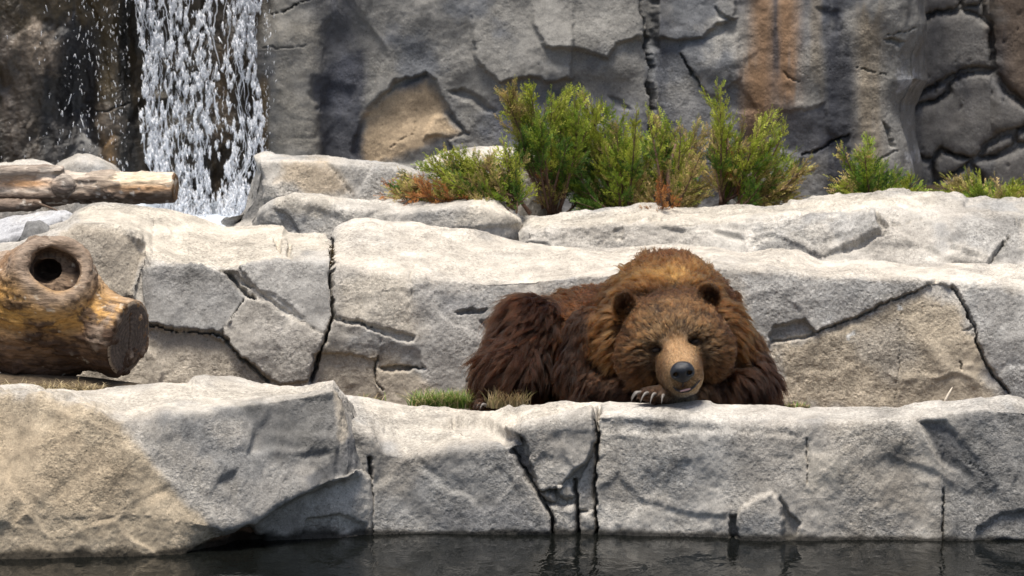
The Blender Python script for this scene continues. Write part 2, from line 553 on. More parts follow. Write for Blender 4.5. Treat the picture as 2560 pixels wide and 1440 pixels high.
A1.tint(GREY * 1.02, PALE * 0.9, MID * 1.1, 2.4)
TANP = [(-800, 1002), (0, 998), (100, 1000), (200, 1009), (258, 1030), (300, 1058), (340, 1106), (378, 1152), (420, 1200), (470, 1248), (520, 1292), (548, 1340), (520, 1500), (-800, 1500)]
A1.paint(TANP, TAN * np.array([0.98, 0.93, 0.84]), 34, 0.88, 0.5)
A1.paint([(-800, 1040), (120, 1060), (330, 1160), (380, 1260), (200, 1290), (-800, 1300)], OCHRE * 0.95, 90, 0.5, 0.8)
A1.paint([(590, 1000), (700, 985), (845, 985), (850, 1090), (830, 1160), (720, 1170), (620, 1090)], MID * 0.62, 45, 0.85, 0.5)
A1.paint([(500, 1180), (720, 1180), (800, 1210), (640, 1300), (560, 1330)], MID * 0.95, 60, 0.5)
A1.paint([(848, 960), (880, 1010), (885, 1090), (850, 1100), (846, 1010)], TAN * 1.05, 16, 0.7)
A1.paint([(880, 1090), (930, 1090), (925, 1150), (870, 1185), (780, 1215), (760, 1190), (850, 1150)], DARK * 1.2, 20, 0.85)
A1.paint([(760, 1240), (850, 1205), (915, 1190), (920, 1310), (840, 1310), (770, 1290)], PALE * 0.95, 25, 0.75)
A1.paint([(330, 1100), (400, 1120), (560, 1290), (540, 1330), (450, 1230)], PALE, 30, 0.45)
A1.paint([(520, 1375), (580, 1335), (640, 1335), (650, 1360), (560, 1400)], OCHRE * np.array([0.6, 0.42, 0.35]), 10, 0.8)
A1.paint([(20, 980), (300, 965), (450, 945), (640, 955), (830, 950), (700, 990), (500, 1015), (330, 1045), (200, 1000)], CREAM, 40, 0.5)  # boulder top painted paler: bleached stone plus sunlight put into the colour
A1.plate(TANP, 0.030, 26, tu=-0.012)
A1.bump(330, 1140, 45, 170, 0.02, 0.72).bump(150, 1180, 220, 160, 0.018)
A1.plate([(590, 995), (700, 988), (848, 990), (850, 1085), (740, 1080), (640, 1075)], -0.010, 20)
A1.plate([(848, 950), (860, 1010), (848, 1090), (842, 1190), (960, 1190), (960, 950)], -0.022, 18, tu=-0.02)
A1.plate([(770, 1300), (850, 1285), (920, 1310), (925, 1345), (760, 1345)], -0.022, 7)
A1.plate([(465, 1392), (540, 1352), (585, 1333), (630, 1333), (645, 1350), (660, 1345), (660, 1460), (465, 1460)], -0.022, 12)
A1.plate([(745, 1140), (800, 1125), (835, 1128), (800, 1150)], -0.012, 6)
A1.rough(0.040, 1.9, 0.018, 2.8, 0.008, 8, 0.0035, 34).mottle().algae(0.034)
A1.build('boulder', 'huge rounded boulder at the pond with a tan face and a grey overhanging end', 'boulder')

# ---------------- front ledge: low middle block, cracked wedge, small stones and the long right block
W_R = [(700, 1338), (925, 1338), (1100, 1336), (1380, 1335), (1490, 1337), (1700, 1343), (1860, 1346), (2000, 1350), (2350, 1352), (2560, 1356), (3300, 1362)]
YR = wl(W_R)
XS = (700, 880, 925, 1000, 1150, 1270, 1330, 1420, 1500, 1600, 1800, 2000, 2200, 2360, 2500, 2560, 3300)
def ry(dx): return [(x, float(np.interp(x, [a for a, b in YR], [b for a, b in YR])) + float(dx(x))) for x in XS]
LIP = [(700, 980), (880, 983), (960, 1000), (1030, 1018), (1100, 1026), (1200, 1029), (1240, 1029), (1300, 1011), (1400, 997), (1480, 992), (1560, 1000), (1640, 1006), (1680, 1008), (1740, 1007), (1800, 1017), (1950, 1021), (2030, 1021), (2120, 1010), (2250, 1007), (2330, 1002), (2400, 994), (2520, 977), (2560, 985), (2700, 1000), (3300, 1000)]
EDR = [(700, 1060), (880, 1070), (925, 1090), (960, 1128), (1010, 1138), (1130, 1124), (1255, 1114), (1275, 1100), (1320, 1062), (1400, 1050), (1490, 1040), (1600, 1042), (1800, 1060), (1960, 1065), (2100, 1060), (2300, 1050), (2450, 1020), (2560, 1022), (3300, 1040)]
A2 = Loft(700, 3300, [
    dict(z=-1.25, Y=ry(lambda x: 0.04), n=10),
    dict(z=WATER_Z - 0.03, Y=ry(lambda x: 0.0), n=70),
    dict(y=EDR, Y=ry(lambda x: np.interp(x, [700, 1250, 1330, 1500, 3300], [0.06, 0.06, 0.05, 0.06, 0.08])), n=32),
    dict(y=LIP, Y=ry(lambda x: np.interp(x, [700, 1100, 1240, 1330, 1500, 3300], [0.60, 0.60, 0.52, 0.36, 0.28, 0.30])), n=10),
    dict(z=[(700, -0.60), (1250, -0.60), (1500, -0.57), (3300, -0.57)], Y=ry(lambda x: np.interp(x, [700, 1240, 1500, 3300], [0.72, 0.70, 0.46, 0.48])), n=8),
    dict(z=-0.80, Y=ry(lambda x: np.interp(x, [700, 1240, 1500, 3300], [0.90, 0.90, 0.70, 0.72])), n=1)], sm=6, vis=3.05, seed=2, warp=4)
A2.tint(GREY * 1.0, PALE * 0.92, MID * 1.15, 2.6)
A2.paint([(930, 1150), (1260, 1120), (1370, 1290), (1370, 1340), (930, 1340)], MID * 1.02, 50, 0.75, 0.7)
A2.paint([(940, 1130), (1100, 1130), (1010, 1230), (940, 1230)], TAN * 0.75, 50, 0.35)
A2.paint([(1110, 1075), (1150, 1056), (1220, 1055), (1290, 1085), (1330, 1180), (1300, 1180), (1270, 1105)], DARK * 1.5, 10, 0.75)  # shade of the recessed step painted into the stone colour
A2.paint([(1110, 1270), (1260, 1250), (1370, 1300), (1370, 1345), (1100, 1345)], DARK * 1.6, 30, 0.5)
A2.paint([(2300, 1058), (2360, 1055), (2420, 1120), (2500, 1205), (2440, 1215), (2360, 1160)], DARK * 1.1, 20, 0.85, 0.4)
A2.paint([(2360, 1010), (3300, 1000), (3300, 1400), (2358, 1400), (2358, 1240), (2420, 1180)], MID * 0.85, 60, 0.7, 0.5)
A2.paint([(2010, 1120), (2120, 1120), (2110, 1230), (2040, 1260), (2000, 1210)], CREAM, 60, 0.6)
A2.paint([(1500, 1280), (1820, 1250), (1820, 1345), (1500, 1345)], PALE * 0.95, 50, 0.5)
A2.paint([(2080, 1070), (2300, 1060), (2330, 1230), (2340, 1330), (2150, 1330)], TAN * 0.85, 80, 0.35)
A2.paint([(1560, 1090), (1800, 1080), (1900, 1160), (1700, 1240), (1540, 1200)], MID * 1.25, 80, 0.45)
A2.paint([(900, 990), (1030, 1020), (1240, 1032), (1300, 1014), (1480, 996), (1480, 1030), (1300, 1060), (1240, 1105), (1010, 1128), (930, 1085)], CREAM, 35, 0.5)  # ledge top lightened: overhead light painted in, over some real bleaching
A2.paint([(1500, 1004), (1700, 1010), (1960, 1022), (2250, 1010), (2520, 980), (2560, 1000), (2300, 1040), (2000, 1050), (1600, 1035)], PALE, 40, 0.5)  # paler lip: part bleached stone, part painted sunlight
WEDGE = [(1268, 1072), (1330, 1052), (1420, 1040), (1494, 1036), (1491, 1060), (1482, 1110), (1464, 1152), (1430, 1178), (1398, 1222), (1345, 1226), (1326, 1160), (1312, 1100)]
A2.plate([(700, 900), (1280, 900), (1280, 1112), (1312, 1180), (1342, 1228), (1376, 1292), (1382, 1500), (700, 1500)], 0.012, 9, tu=0.004, region=True)
A2.plate([(1110, 1075), (1150, 1056), (1220, 1054), (1275, 1078), (1312, 1100), (1326, 1160), (1345, 1226), (1338, 1222), (1305, 1172), (1278, 1118), (1200, 1100)], -0.040, 7)
A2.plate(WEDGE, 0.030, 7, tu=0.012, tv=-0.01, region=True)
A2.plate([(1345, 1226), (1400, 1222), (1464, 1152), (1490, 1100), (1490, 1500), (1382, 1500), (1376, 1292)], -0.035, 7)
A2.plate([(1470, 1150), (1489, 1108), (1489, 1282), (1446, 1278), (1444, 1205)], 0.018, 8, tu=-0.08, region=True)
A2.pillow([(1348, 1232), (1384, 1228), (1392, 1252), (1388, 1260), (1362, 1258)], 0.035, 12)
A2.pillow([(1392, 1215), (1415, 1207), (1434, 1214), (1437, 1238), (1420, 1252), (1400, 1246), (1390, 1232)], 0.045, 14)
A2.pillow([(1366, 1264), (1400, 1262), (1436, 1258), (1438, 1300), (1436, 1420), (1386, 1420), (1380, 1310)], 0.045, 14)
A2.pillow([(1446, 1284), (1486, 1278), (1488, 1420), (1444, 1420)], 0.040, 12)
A2.crack([(1497, 1016), (1491, 1060), (1490, 1130), (1487, 1220), (1489, 1300), (1490, 1400)], 9, 0.075, taper=False)
A2.crack([(1437, 1200), (1440, 1270), (1441, 1400)], 6, 0.06, taper=False)
A2.crack([(1280, 1125), (1312, 1182), (1342, 1230), (1376, 1292), (1382, 1400)], 7, 0.06)
A2.crack([(928, 1150), (925, 1250), (928, 1400)], 9, 0.06, taper=False)
A2.plate([(1492, 900), (2357, 900), (2357, 1500), (1490, 1500)], 0.0, 4, region=True)
A2.plate([(2357, 900), (3400, 900), (3400, 1500), (2357, 1500)], -0.006, 6, region=True)
A2.plate([(2300, 1058), (2360, 1055), (2420, 1120), (2500, 1205), (2470, 1240), (2440, 1215), (2357, 1160)], -0.012, 16, tu=0.02)
A2.crack([(2017, 1095), (2014, 1130), (2020, 1170), (2016, 1205)], 3.2, 0.016)
A2.crack([(2357, 1225), (2356, 1290), (2358, 1360)], 3.2, 0.03, taper=False)
A2.crack([(2400, 1145), (2475, 1190)], 2.5, 0.01)
A2.plate([(1842, 1290), (1870, 1262), (1900, 1240), (1935, 1230), (1955, 1252), (1962, 1300), (1965, 1420), (1845, 1420)], 0.028, 12)
A2.plate([(1955, 1240), (1975, 1280), (2005, 1312), (1990, 1345), (1963, 1345), (1958, 1290)], -0.028, 9)
A2.plate([(1828, 1288), (1845, 1282), (1850, 1345), (1828, 1345)], -0.05, 6)
A2.plate([(1500, 1225), (1545, 1190), (1600, 1250), (1680, 1275), (1820, 1290), (1820, 1420), (1492, 1420)], -0.009, 16)
A2.plate([(2440, 1320), (2500, 1285), (2700, 1270), (2700, 1420), (2440, 1420)], -0.02, 14)
A2.plate([(1500, 1040), (1700, 1060), (1930, 1058), (2000, 1090), (1800, 1080), (1600, 1085), (1505, 1075)], -0.010, 16)
A2.bump(2080, 1170, 90, 70, 0.014).bump(1700, 1150, 130, 60, 0.012).bump(2230, 1100, 120, 50, 0.010)
A2.rough(0.034, 2.1, 0.012, 2.8, 0.007, 9, 0.0035, 34).mottle().algae(0.026)
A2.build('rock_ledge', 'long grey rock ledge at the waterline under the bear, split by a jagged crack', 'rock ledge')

# ---------------- second tier behind the bear
B_EDGE = [(-900, 640), (0, 640), (120, 600), (185, 572), (300, 578), (345, 598), (368, 622), (380, 650), (430, 662), (550, 668), (657, 648), (826, 655), (840, 668), (1000, 690), (1200, 700), (1400, 690), (1650, 672), (1800, 664), (1950, 678), (2100, 690), (2330, 700), (2450, 716), (2560, 720), (3500, 720)]
B_BACK = [(-900, 600), (0, 610), (50, 600), (75, 570), (110, 562), (170, 545), (188, 526), (230, 513), (300, 513), (400, 521), (480, 532), (560, 545), (650, 545), (712, 552), (722, 568), (790, 572), (815, 584), (828, 592), (842, 565), (880, 546), (930, 542), (1000, 552), (1100, 566), (1180, 574), (1300, 592), (1350, 598), (1420, 606), (1560, 604), (1700, 597), (1780, 606), (1850, 628), (1940, 627), (1990, 634), (2050, 652), (2140, 648), (2200, 655), (2250, 667), (2350, 668), (2450, 664), (2560, 657), (3500, 650)]
B = Loft(-900, 3500, [
    dict(z=-0.85, Y=1.12, n=6),
    dict(y=1012, Y=[(-900, 1.05), (300, 1.08), (830, 1.12), (1300, 1.14), (2560, 1.10), (3500, 1.10)], n=44),
    dict(y=850, Y=[(-900, 1.10), (300, 1.12), (830, 1.14), (1300, 1.17), (2560, 1.13), (3500, 1.10)], n=48),
    dict(y=B_EDGE, Y=[(-900, 1.2), (180, 1.28), (365, 1.30), (382, 1.22), (830, 1.24), (1300, 1.24), (2000, 1.22), (3500, 1.20)], n=44),
    dict(y=B_BACK, Y=[(-900, 1.5), (0, 1.6), (180, 1.95), (830, 1.95), (900, 2.05), (1400, 2.0), (1900, 1.8), (2200, 1.62), (3500, 1.60)], n=8),
    dict(z=-0.45, Y=[(-900, 1.8), (180, 2.05), (900, 2.15), (1400, 2.1), (1900, 1.9), (3500, 1.7)], n=4),
    dict(z=-0.9, Y=2.3, n=1)], sm=5, vis=4.05, seed=3, warp=4)
B.tint(GREY * 1.06, PALE, MID * 1.35, 2.4)
P1 = [(100, 640), (188, 570), (299, 579), (334, 596), (369, 617), (366, 635), (352, 663), (330, 740), (100, 780)]
P2 = [(352, 670), (422, 661), (520, 670), (548, 681), (615, 744), (577, 807), (552, 832), (440, 821), (373, 807), (362, 737)]
P3 = [(591, 667), (657, 645), (738, 649), (824, 656), (824, 716), (829, 786), (812, 832), (759, 807), (661, 737), (626, 709)]
P4 = [(615, 747), (668, 758), (703, 790), (759, 811), (812, 842), (798, 877), (773, 913), (770, 948), (696, 960), (668, 941), (605, 891), (594, 888), (566, 853), (559, 828), (580, 797)]
P5 = [(369, 818), (457, 827), (527, 839), (562, 856), (598, 891), (661, 955), (700, 1100), (100, 1100), (100, 780), (330, 740)]
B.paint(P1, TAN * 0.82, 12, 0.75)
B.paint(P2, MID * 0.95, 12, 0.8, 0.3)
B.paint(P3, MID * 1.5, 12, 0.6, 0.4)
B.paint(P4, GREY * 0.95, 12, 0.6)
B.paint(P5, TAN * 0.95, 14, 0.7)
B.paint([(380, 655), (550, 665), (700, 640), (826, 640), (815, 590), (700, 556), (400, 525), (200, 520), (195, 565), (330, 590)], CREAM * 0.92, 14, 0.75)  # left terrace top: light from above painted into already pale stone
B.paint([(900, 690), (1010, 700), (1050, 850), (960, 840), (850, 790), (842, 700)], CREAM * 0.85, 40, 0.7)
B.paint([(1050, 720), (1240, 720), (1250, 980), (1060, 960)], MID * 1.45, 60, 0.55)
B.paint([(830, 870), (960, 880), (1060, 960), (1150, 1020), (780, 1020), (790, 890)], TAN, 30, 0.75)
B.paint([(1940, 860), (2030, 835), (2330, 720), (2400, 760), (2460, 900), (2520, 1030), (1930, 1030)], TAN * np.array([1.04, 1.0, 0.92]), 40, 0.72, 0.7)
for x_, y_, q_ in ((2176, 782, 9), (2060, 801, 7), (2132, 832, 6), (2070, 795, 5), (2250, 770, 5), (2400, 735, 5), (2120, 845, 4)):
    B.paint([(x_ - q_, y_ - 4), (x_ + q_, y_ - 5), (x_ + q_ * 0.6, y_ + 6), (x_ - q_ * 0.5, y_ + 7)], (0.72, 0.71, 0.68), 5, 0.85, 1.0, 40)
B.paint([(2140, 830), (2240, 800), (2290, 880), (2230, 940), (2150, 920)], MID * 1.3, 60, 0.4)
B.paint([(1850, 680), (2330, 705), (2030, 830), (1900, 860)], MID * 1.4, 25, 0.75)
B.paint([(2400, 720), (3500, 720), (3500, 1030), (2530, 1030), (2470, 900)], MID * 1.35 + 0.02, 25, 0.65)
B.paint([(1100, 740), (1170, 735), (1220, 760), (1210, 790), (1120, 785)], DARK * 1.8, 30, 0.6)
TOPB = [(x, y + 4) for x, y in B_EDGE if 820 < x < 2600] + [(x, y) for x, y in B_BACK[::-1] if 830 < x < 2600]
B.paint(TOPB, CREAM * np.array([1.0, 1.0, 1.02]), 34, 0.55, 0.8)  # terrace top whitened, painted sunlight on top of dusty bleaching
# stones of the left half, set at slightly different depths
B.plate(P1, -0.012, 8, tu=-0.02, region=True)
B.plate(P2, 0.022, 7, tu=0.006, tv=0.004, region=True)
B.plate(P3, 0.012, 7, tu=-0.01, region=True)
B.plate(P4, 0.036, 7, tu=0.008, tv=-0.012, region=True)
B.plate(P5, -0.022, 8, tv=0.012, region=True)
B.plate([(336, 740), (352, 668), (360, 668), (366, 740), (372, 806), (340, 800)], -0.03, 6)
B.crack([(369, 808), (440, 824), (552, 835), (570, 850)], 6, 0.07, taper=False)
B.crack([(562, 850), (600, 892), (640, 930), (668, 955)], 7, 0.06, taper=False)
B.crack([(548, 670), (575, 695), (600, 722), (635, 748)], 9, 0.055)
B.plate([(548, 668), (590, 685), (625, 722), (600, 712), (570, 692)], -0.03, 5)
B.plate([(648, 725), (680, 735), (700, 745), (760, 800), (700, 780), (664, 748)], -0.014, 5)
B.crack([(700, 790), (755, 812), (810, 840)], 3.5, 0.02)
B.crack([(580, 800), (612, 748)], 3, 0.025)
B.crack([(820, 585), (828, 606), (829, 650), (830, 720), (836, 785), (818, 848), (797, 885), (777, 950)], 8, 0.11, taper=False)
B.crack([(818, 592), (828, 606)], 9, 0.06)
B.plate([(685, 585), (704, 590), (700, 625), (690, 612)], -0.03, 5)
B.plate([(722, 610), (730, 612), (728, 640), (718, 632)], -0.025, 4)
B.plate([(700, 590), (826, 590), (826, 655), (730, 645)], 0.012, 10)
# block right of the long crack and its broken lower edge
B.region([(832, 500), (2395, 500), (2395, 720), (2340, 705), (2030, 832), (1920, 850), (1905, 1100), (780, 1100), (778, 950), (800, 885), (820, 848), (838, 785)])
B.plate([(838, 797), (900, 806), (960, 822), (1040, 840), (1036, 852), (1000, 856), (960, 838), (900, 818), (838, 806)], -0.024, 4)
B.plate([(832, 800), (885, 812), (950, 832), (955, 870), (925, 895), (870, 888), (815, 880)], 0.010, 6, tv=-0.03, region=True)
B.plate([(948, 835), (1040, 842), (1000, 860), (1050, 880), (1058, 925), (945, 918), (950, 870)], -0.006, 6, tv=-0.035)
B.plate([(950, 918), (1055, 920), (1000, 932), (965, 930)], -0.05, 4)
B.plate([(780, 885), (830, 880), (925, 897), (942, 900), (945, 970), (960, 1010), (780, 1010)], -0.02, 6)
B.crack([(944, 890), (940, 930), (944, 960), (960, 975)], 4.5, 0.04)
B.crack([(838, 795), (885, 802), (930, 815)], 4, 0.04)
B.plate([(1138, 778), (1178, 768), (1220, 772), (1205, 780), (1145, 784)], -0.03, 4)
B.plate([(1195, 800), (1250, 790), (1250, 845), (1225, 835)], -0.02, 5)
B.crack([(1160, 955), (1185, 935), (1210, 925)], 4, 0.03)
B.crack([(1030, 745), (1025, 700), (1045, 655)], 2.2, 0.010)
B.bump(1080, 640, 90, 30, 0.03).bump(1150, 590, 120, 22, 0.02).bump(930, 590, 60, 18, 0.02)
B.bump(980, 750, 110, 60, 0.022).bump(1440, 640, 60, 16, 0.03)
# right block
B.region([(2395, 500), (2395, 722), (2440, 815), (2465, 900), (2525, 980), (2560, 1100), (3600, 1100), (3600, 500)])
B.region([(2030, 832), (2340, 705), (2395, 720), (2440, 815), (2465, 900), (2525, 980), (2560, 1100), (1905, 1100), (1920, 850)])
B.plate([(2030, 832), (2345, 705), (2395, 720), (2440, 815), (2465, 900), (2525, 980), (2530, 1060), (1905, 1060), (1922, 858)], -0.018, 5)
B.plate([(1922, 842), (1935, 815), (2010, 800), (2028, 822), (2035, 840), (1990, 852), (1930, 862)], -0.045, 5)
B.crack([(2030, 832), (2180, 775), (2340, 704)], 3.2, 0.03, taper=False)
B.crack([(2385, 715), (2412, 760), (2440, 815), (2446, 860), (2465, 905), (2490, 945), (2530, 985)], 4.5, 0.06, taper=False)
B.crack([(2250, 760), (2248, 850), (2252, 920), (2240, 960), (2242, 1010)], 2.2, 0.009)
B.crack([(2400, 900), (2405, 930)], 4, 0.02).crack([(2440, 815), (2410, 822)], 2.5, 0.012)
B.crack([(2315, 708), (2345, 700)], 6, 0.03)
B.bump(2100, 740, 110, 40, 0.012).bump(1960, 650, 70, 16, 0.03).bump(2160, 668, 90, 14, 0.03)
B.rough(0.034, 2.0, 0.013, 2.7, 0.008, 8, 0.0034, 34).mottle(0.12)
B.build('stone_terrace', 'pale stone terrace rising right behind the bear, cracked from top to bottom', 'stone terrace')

# ---------------- third tier: three pieces and the boulders by the waterfall
C_BACK = [(1290, 560), (1310, 541), (1400, 526), (1500, 516), (1560, 508), (1650, 512), (1750, 515), (1830, 510), (1955, 509), (1975, 501), (2050, 499), (2130, 484), (2200, 479), (2400, 482), (2415, 494), (2560, 499), (3500, 500)]
C = Loft(1296, 3500, [
    dict(z=-0.7, Y=[(1296, 2.15), (1320, 2.06), (1900, 1.92), (2300, 1.75), (3500, 1.72)], n=4),
    dict(y=[(1296, 640), (1900, 670), (2300, 700), (3500, 700)], Y=[(1296, 2.2), (1320, 2.08), (1900, 1.92), (2300, 1.76), (3500, 1.74)], n=30),
    dict(y=[(1296, 585), (1400, 565), (1600, 558), (1850, 552), (2050, 545), (2250, 530), (2560, 560), (3500, 560)], Y=[(1296, 2.32), (1320, 2.14), (1900, 2.05), (2300, 1.98), (3500, 1.98)], n=32),
    dict(y=C_BACK, Y=[(1296, 2.55), (1330, 2.50), (1900, 2.50), (2300, 2.45), (3500, 2.45)], n=6),
    dict(z=-0.2, Y=2.62, n=4), dict(z=-0.8, Y=2.7, n=1)], sm=5, vis=3.05, seed=4, warp=4)
C.tint(GREY * 1.08, PALE, MID * 1.4, 2.8)
C.paint([(1310, 545), (1560, 520), (1900, 520), (2120, 495), (2400, 495), (2300, 520), (1900, 545), (1600, 560), (1330, 570)], CREAM * 0.9, 20, 0.6)  # upper terrace top: sunlit brightness put into the colour, with some bleaching
C.paint([(2060, 560), (2180, 535), (2210, 575), (2100, 610)], MID * 1.25, 15, 0.7)
C.paint([(1900, 610), (1960, 588), (2050, 640), (2050, 660), (1880, 640)], MID, 18, 0.6)
C.paint([(2380, 540), (2560, 530), (2560, 650), (2480, 650), (2380, 600)], MID * 1.3, 25, 0.6)
C.region([(2395, 560), (2520, 590), (2475, 680), (2800, 700), (3600, 600), (3600, 400), (2440, 400)])
C.plate([(1940, 590), (2060, 565), (2180, 533), (2205, 575), (2195, 582), (2100, 625), (2060, 640)], 0.022, 6, tu=0.005, region=True)
C.plate([(2188, 538), (2225, 572), (2205, 580), (2190, 560)], -0.03, 4)
C.plate([(2100, 628), (2200, 584), (2225, 586), (2120, 632)], -0.022, 4)
C.plate([(2375, 610), (2400, 600), (2490, 610), (2530, 590), (2480, 655), (2420, 640)], 0.020, 6)
C.crack([(2525, 590), (2495, 630), (2470, 668)], 4, 0.04, taper=False)
C.crack([(1700, 560), (1800, 548), (1900, 552), (2100, 528)], 3.5, 0.014)
C.crack([(2060, 610), (2200, 570), (2350, 535)], 3, 0.012)
C.plate([(2540, 545), (2620, 530), (2620, 560), (2545, 562)], -0.04, 4)
C.plate([(1530, 545), (1580, 540), (1600, 548), (1545, 552)], -0.02, 4).plate([(1620, 540), (1650, 538), (1655, 548), (1625, 550)], -0.02, 4)
C.plate([(1535, 572), (1560, 570), (1562, 600), (1538, 598)], -0.018, 5)
C.plate([(1975, 490), (3600, 490), (3600, 515), (2400, 512), (2100, 515), (1975, 515)], 0.012, 6)
C.rough(0.020, 2.2, 0.020, 3.4, 0.013, 9, 0.0042, 34, squash=1.9).mottle(0.13)
C.build('stone_terrace', 'upper terrace of rough layered grey stone in front of the wide junipers', 'stone terrace')

def boulder(name, label, x0, x1, back, edge, bottom, Y0, depth, seed, base, paints=(), plates=(), cracks=(), rr=(0.02, 2.2, 0.012, 3.4, 0.009, 9, 0.004, 34), zb=-0.7, ends=(1, 1), group=None, mat=None, cat='boulder', face=0.06, region=()):
    xs = np.linspace(x0, x1, 41)
    s = (xs - x0) / (x1 - x0) * 2 - 1
    curve = np.where(s < 0, ends[0], ends[1]) * (1 - np.sqrt(np.clip(1 - np.abs(s) ** 4, 0, 1))) * depth * 0.85
    q = lambda d: list(zip(xs, Y0 + curve + d * (1 - 0.9 * np.abs(s) ** 6)))
    b = Loft(x0, x1, [dict(z=zb, Y=q(0.0), n=4), dict(y=bottom, Y=q(0.0), n=30), dict(y=edge, Y=q(face), n=26),
                      dict(y=back, Y=q(depth), n=6), dict(z=zb + 0.35, Y=q(depth + 0.06), n=3), dict(z=zb, Y=q(depth + 0.1), n=1)], sm=6, vis=3.05, seed=seed, warp=4)
    b.tint(*base, 2.6)
    for a in paints: b.paint(*a)
    for a in region: b.region(a)
    for a in plates: b.plate(*a)
    for a in cracks: b.crack(*a)
    b.rough(*rr).mottle(0.1)
    return b.build(name, label, cat, mat, group)

boulder('boulder', 'low sloping pale boulder with a flat peak just below the straggly brown juniper', 632, 1318,
        [(632, 548), (650, 520), (682, 499), (740, 481), (800, 477), (850, 490), (900, 493), (1000, 496), (1090, 490), (1180, 483), (1202, 481), (1240, 492), (1280, 514), (1308, 537), (1318, 550)],
        [(632, 560), (650, 535), (682, 512), (740, 496), (800, 500), (860, 520), (1000, 528), (1090, 520), (1200, 512), (1280, 540), (1318, 562)],
        [(632, 640), (1318, 680)], 2.20, 0.34, 5, (GREY * 1.1, PALE, MID * 1.35),
        paints=[([(700, 480), (860, 490), (800, 545), (690, 520)], CREAM * 0.9, 25, 0.6), ([(1040, 520), (1120, 520), (1130, 545), (1030, 560)], MID * 1.2, 25, 0.6), ([(1180, 490), (1300, 540), (1290, 570), (1150, 560)], CREAM * 1.05, 40, 0.7)],
        plates=[([(690, 525), (720, 540), (750, 580), (700, 570)], -0.02, 8), ([(1120, 575), (1300, 560), (1300, 620), (1150, 620)], -0.014, 10)])
boulder('boulder', 'tall tan boulder with a steep dark left side standing next to the falling water', 574, 1075,
        [(574, 545), (590, 520), (612, 480), (622, 430), (632, 386), (660, 376), (700, 378), (800, 386), (900, 396), (990, 402), (1040, 420), (1075, 470)],
        [(574, 550), (590, 530), (612, 500), (630, 420), (650, 400), (700, 398), (800, 402), (900, 412), (990, 425), (1040, 440), (1075, 490)],
        [(574, 600), (1075, 600)], 2.62, 0.30, 6, (GREY * 1.12, PALE, MID * 1.4),
        paints=[([(700, 395), (800, 400), (880, 480), (800, 490), (690, 450)], OCHRE * 1.08, 35, 0.7), ([(574, 540), (618, 440), (650, 440), (655, 520), (600, 560)], MID * 0.75, 25, 0.7), ([(870, 400), (1010, 410), (1010, 500), (900, 490)], MID * 1.6, 40, 0.5)],
        plates=[([(560, 560), (610, 470), (628, 385), (655, 440), (652, 560)], -0.04, 20), ([(655, 450), (700, 455), (720, 500), (660, 500)], 0.02, 12)],
        cracks=[([(800, 395), (850, 440), (880, 490)], 3, 0.012)])
boulder('boulder', 'low rounded boulder half hidden behind the straggly brown juniper', 1030, 1400,
        [(1030, 420), (1060, 392), (1100, 372), (1200, 361), (1290, 364), (1360, 372), (1390, 400), (1400, 430)],
        [(1030, 440), (1060, 415), (1100, 400), (1200, 390), (1360, 400), (1400, 450)], [(1030, 600), (1400, 600)], 2.95, 0.28, 7, (PALE * 0.95, CREAM * 0.9, GREY))
boulder('boulder', 'smooth pale boulder resting behind the cut end of the thin log', 120, 312,
        [(120, 430), (150, 405), (195, 385), (225, 384), (250, 394), (285, 415), (312, 440)],
        [(120, 445), (150, 422), (195, 405), (250, 412), (285, 430), (312, 455)], [(120, 560), (312, 560)], 2.95, 0.25, 8, (GREY * 1.1, PALE, MID * 1.6))
boulder('boulder', 'wide flat-topped pale boulder behind the barked end of the thin log', -500, 168,
        [(-500, 410), (-200, 405), (0, 401), (60, 393), (110, 396), (150, 408), (168, 430)],
        [(-500, 430), (0, 422), (60, 414), (110, 416), (168, 450)], [(-500, 560), (168, 560)], 3.0, 0.3, 9, (GREY * 1.1, PALE, MID * 1.6))
boulder('boulder', 'bluish white flat rock under the thin log', -600, 205,
        [(-600, 548), (0, 542), (60, 530), (120, 523), (170, 522), (195, 540), (205, 560)],
        [(-600, 600), (0, 590), (60, 575), (150, 545), (205, 580)], [(-600, 760), (205, 760)], 1.75, 0.45, 10, (np.array([0.40, 0.40, 0.41]), PALE, MID * 1.5),
        paints=[([(-600, 600), (60, 595), (60, 700), (-600, 700)], DARK * 1.8, 30, 0.7)])
boulder('boulder', 'small dark angular stone wedged against the terrace above the hollow log', 46, 128,
        [(46, 600), (54, 575), (70, 556), (100, 553), (118, 562), (128, 585)],
        [(46, 610), (54, 585), (70, 566), (100, 563), (128, 595)], [(46, 700), (128, 700)], 1.5, 0.16, 12, (DARK * 1.6, MID, DARK))

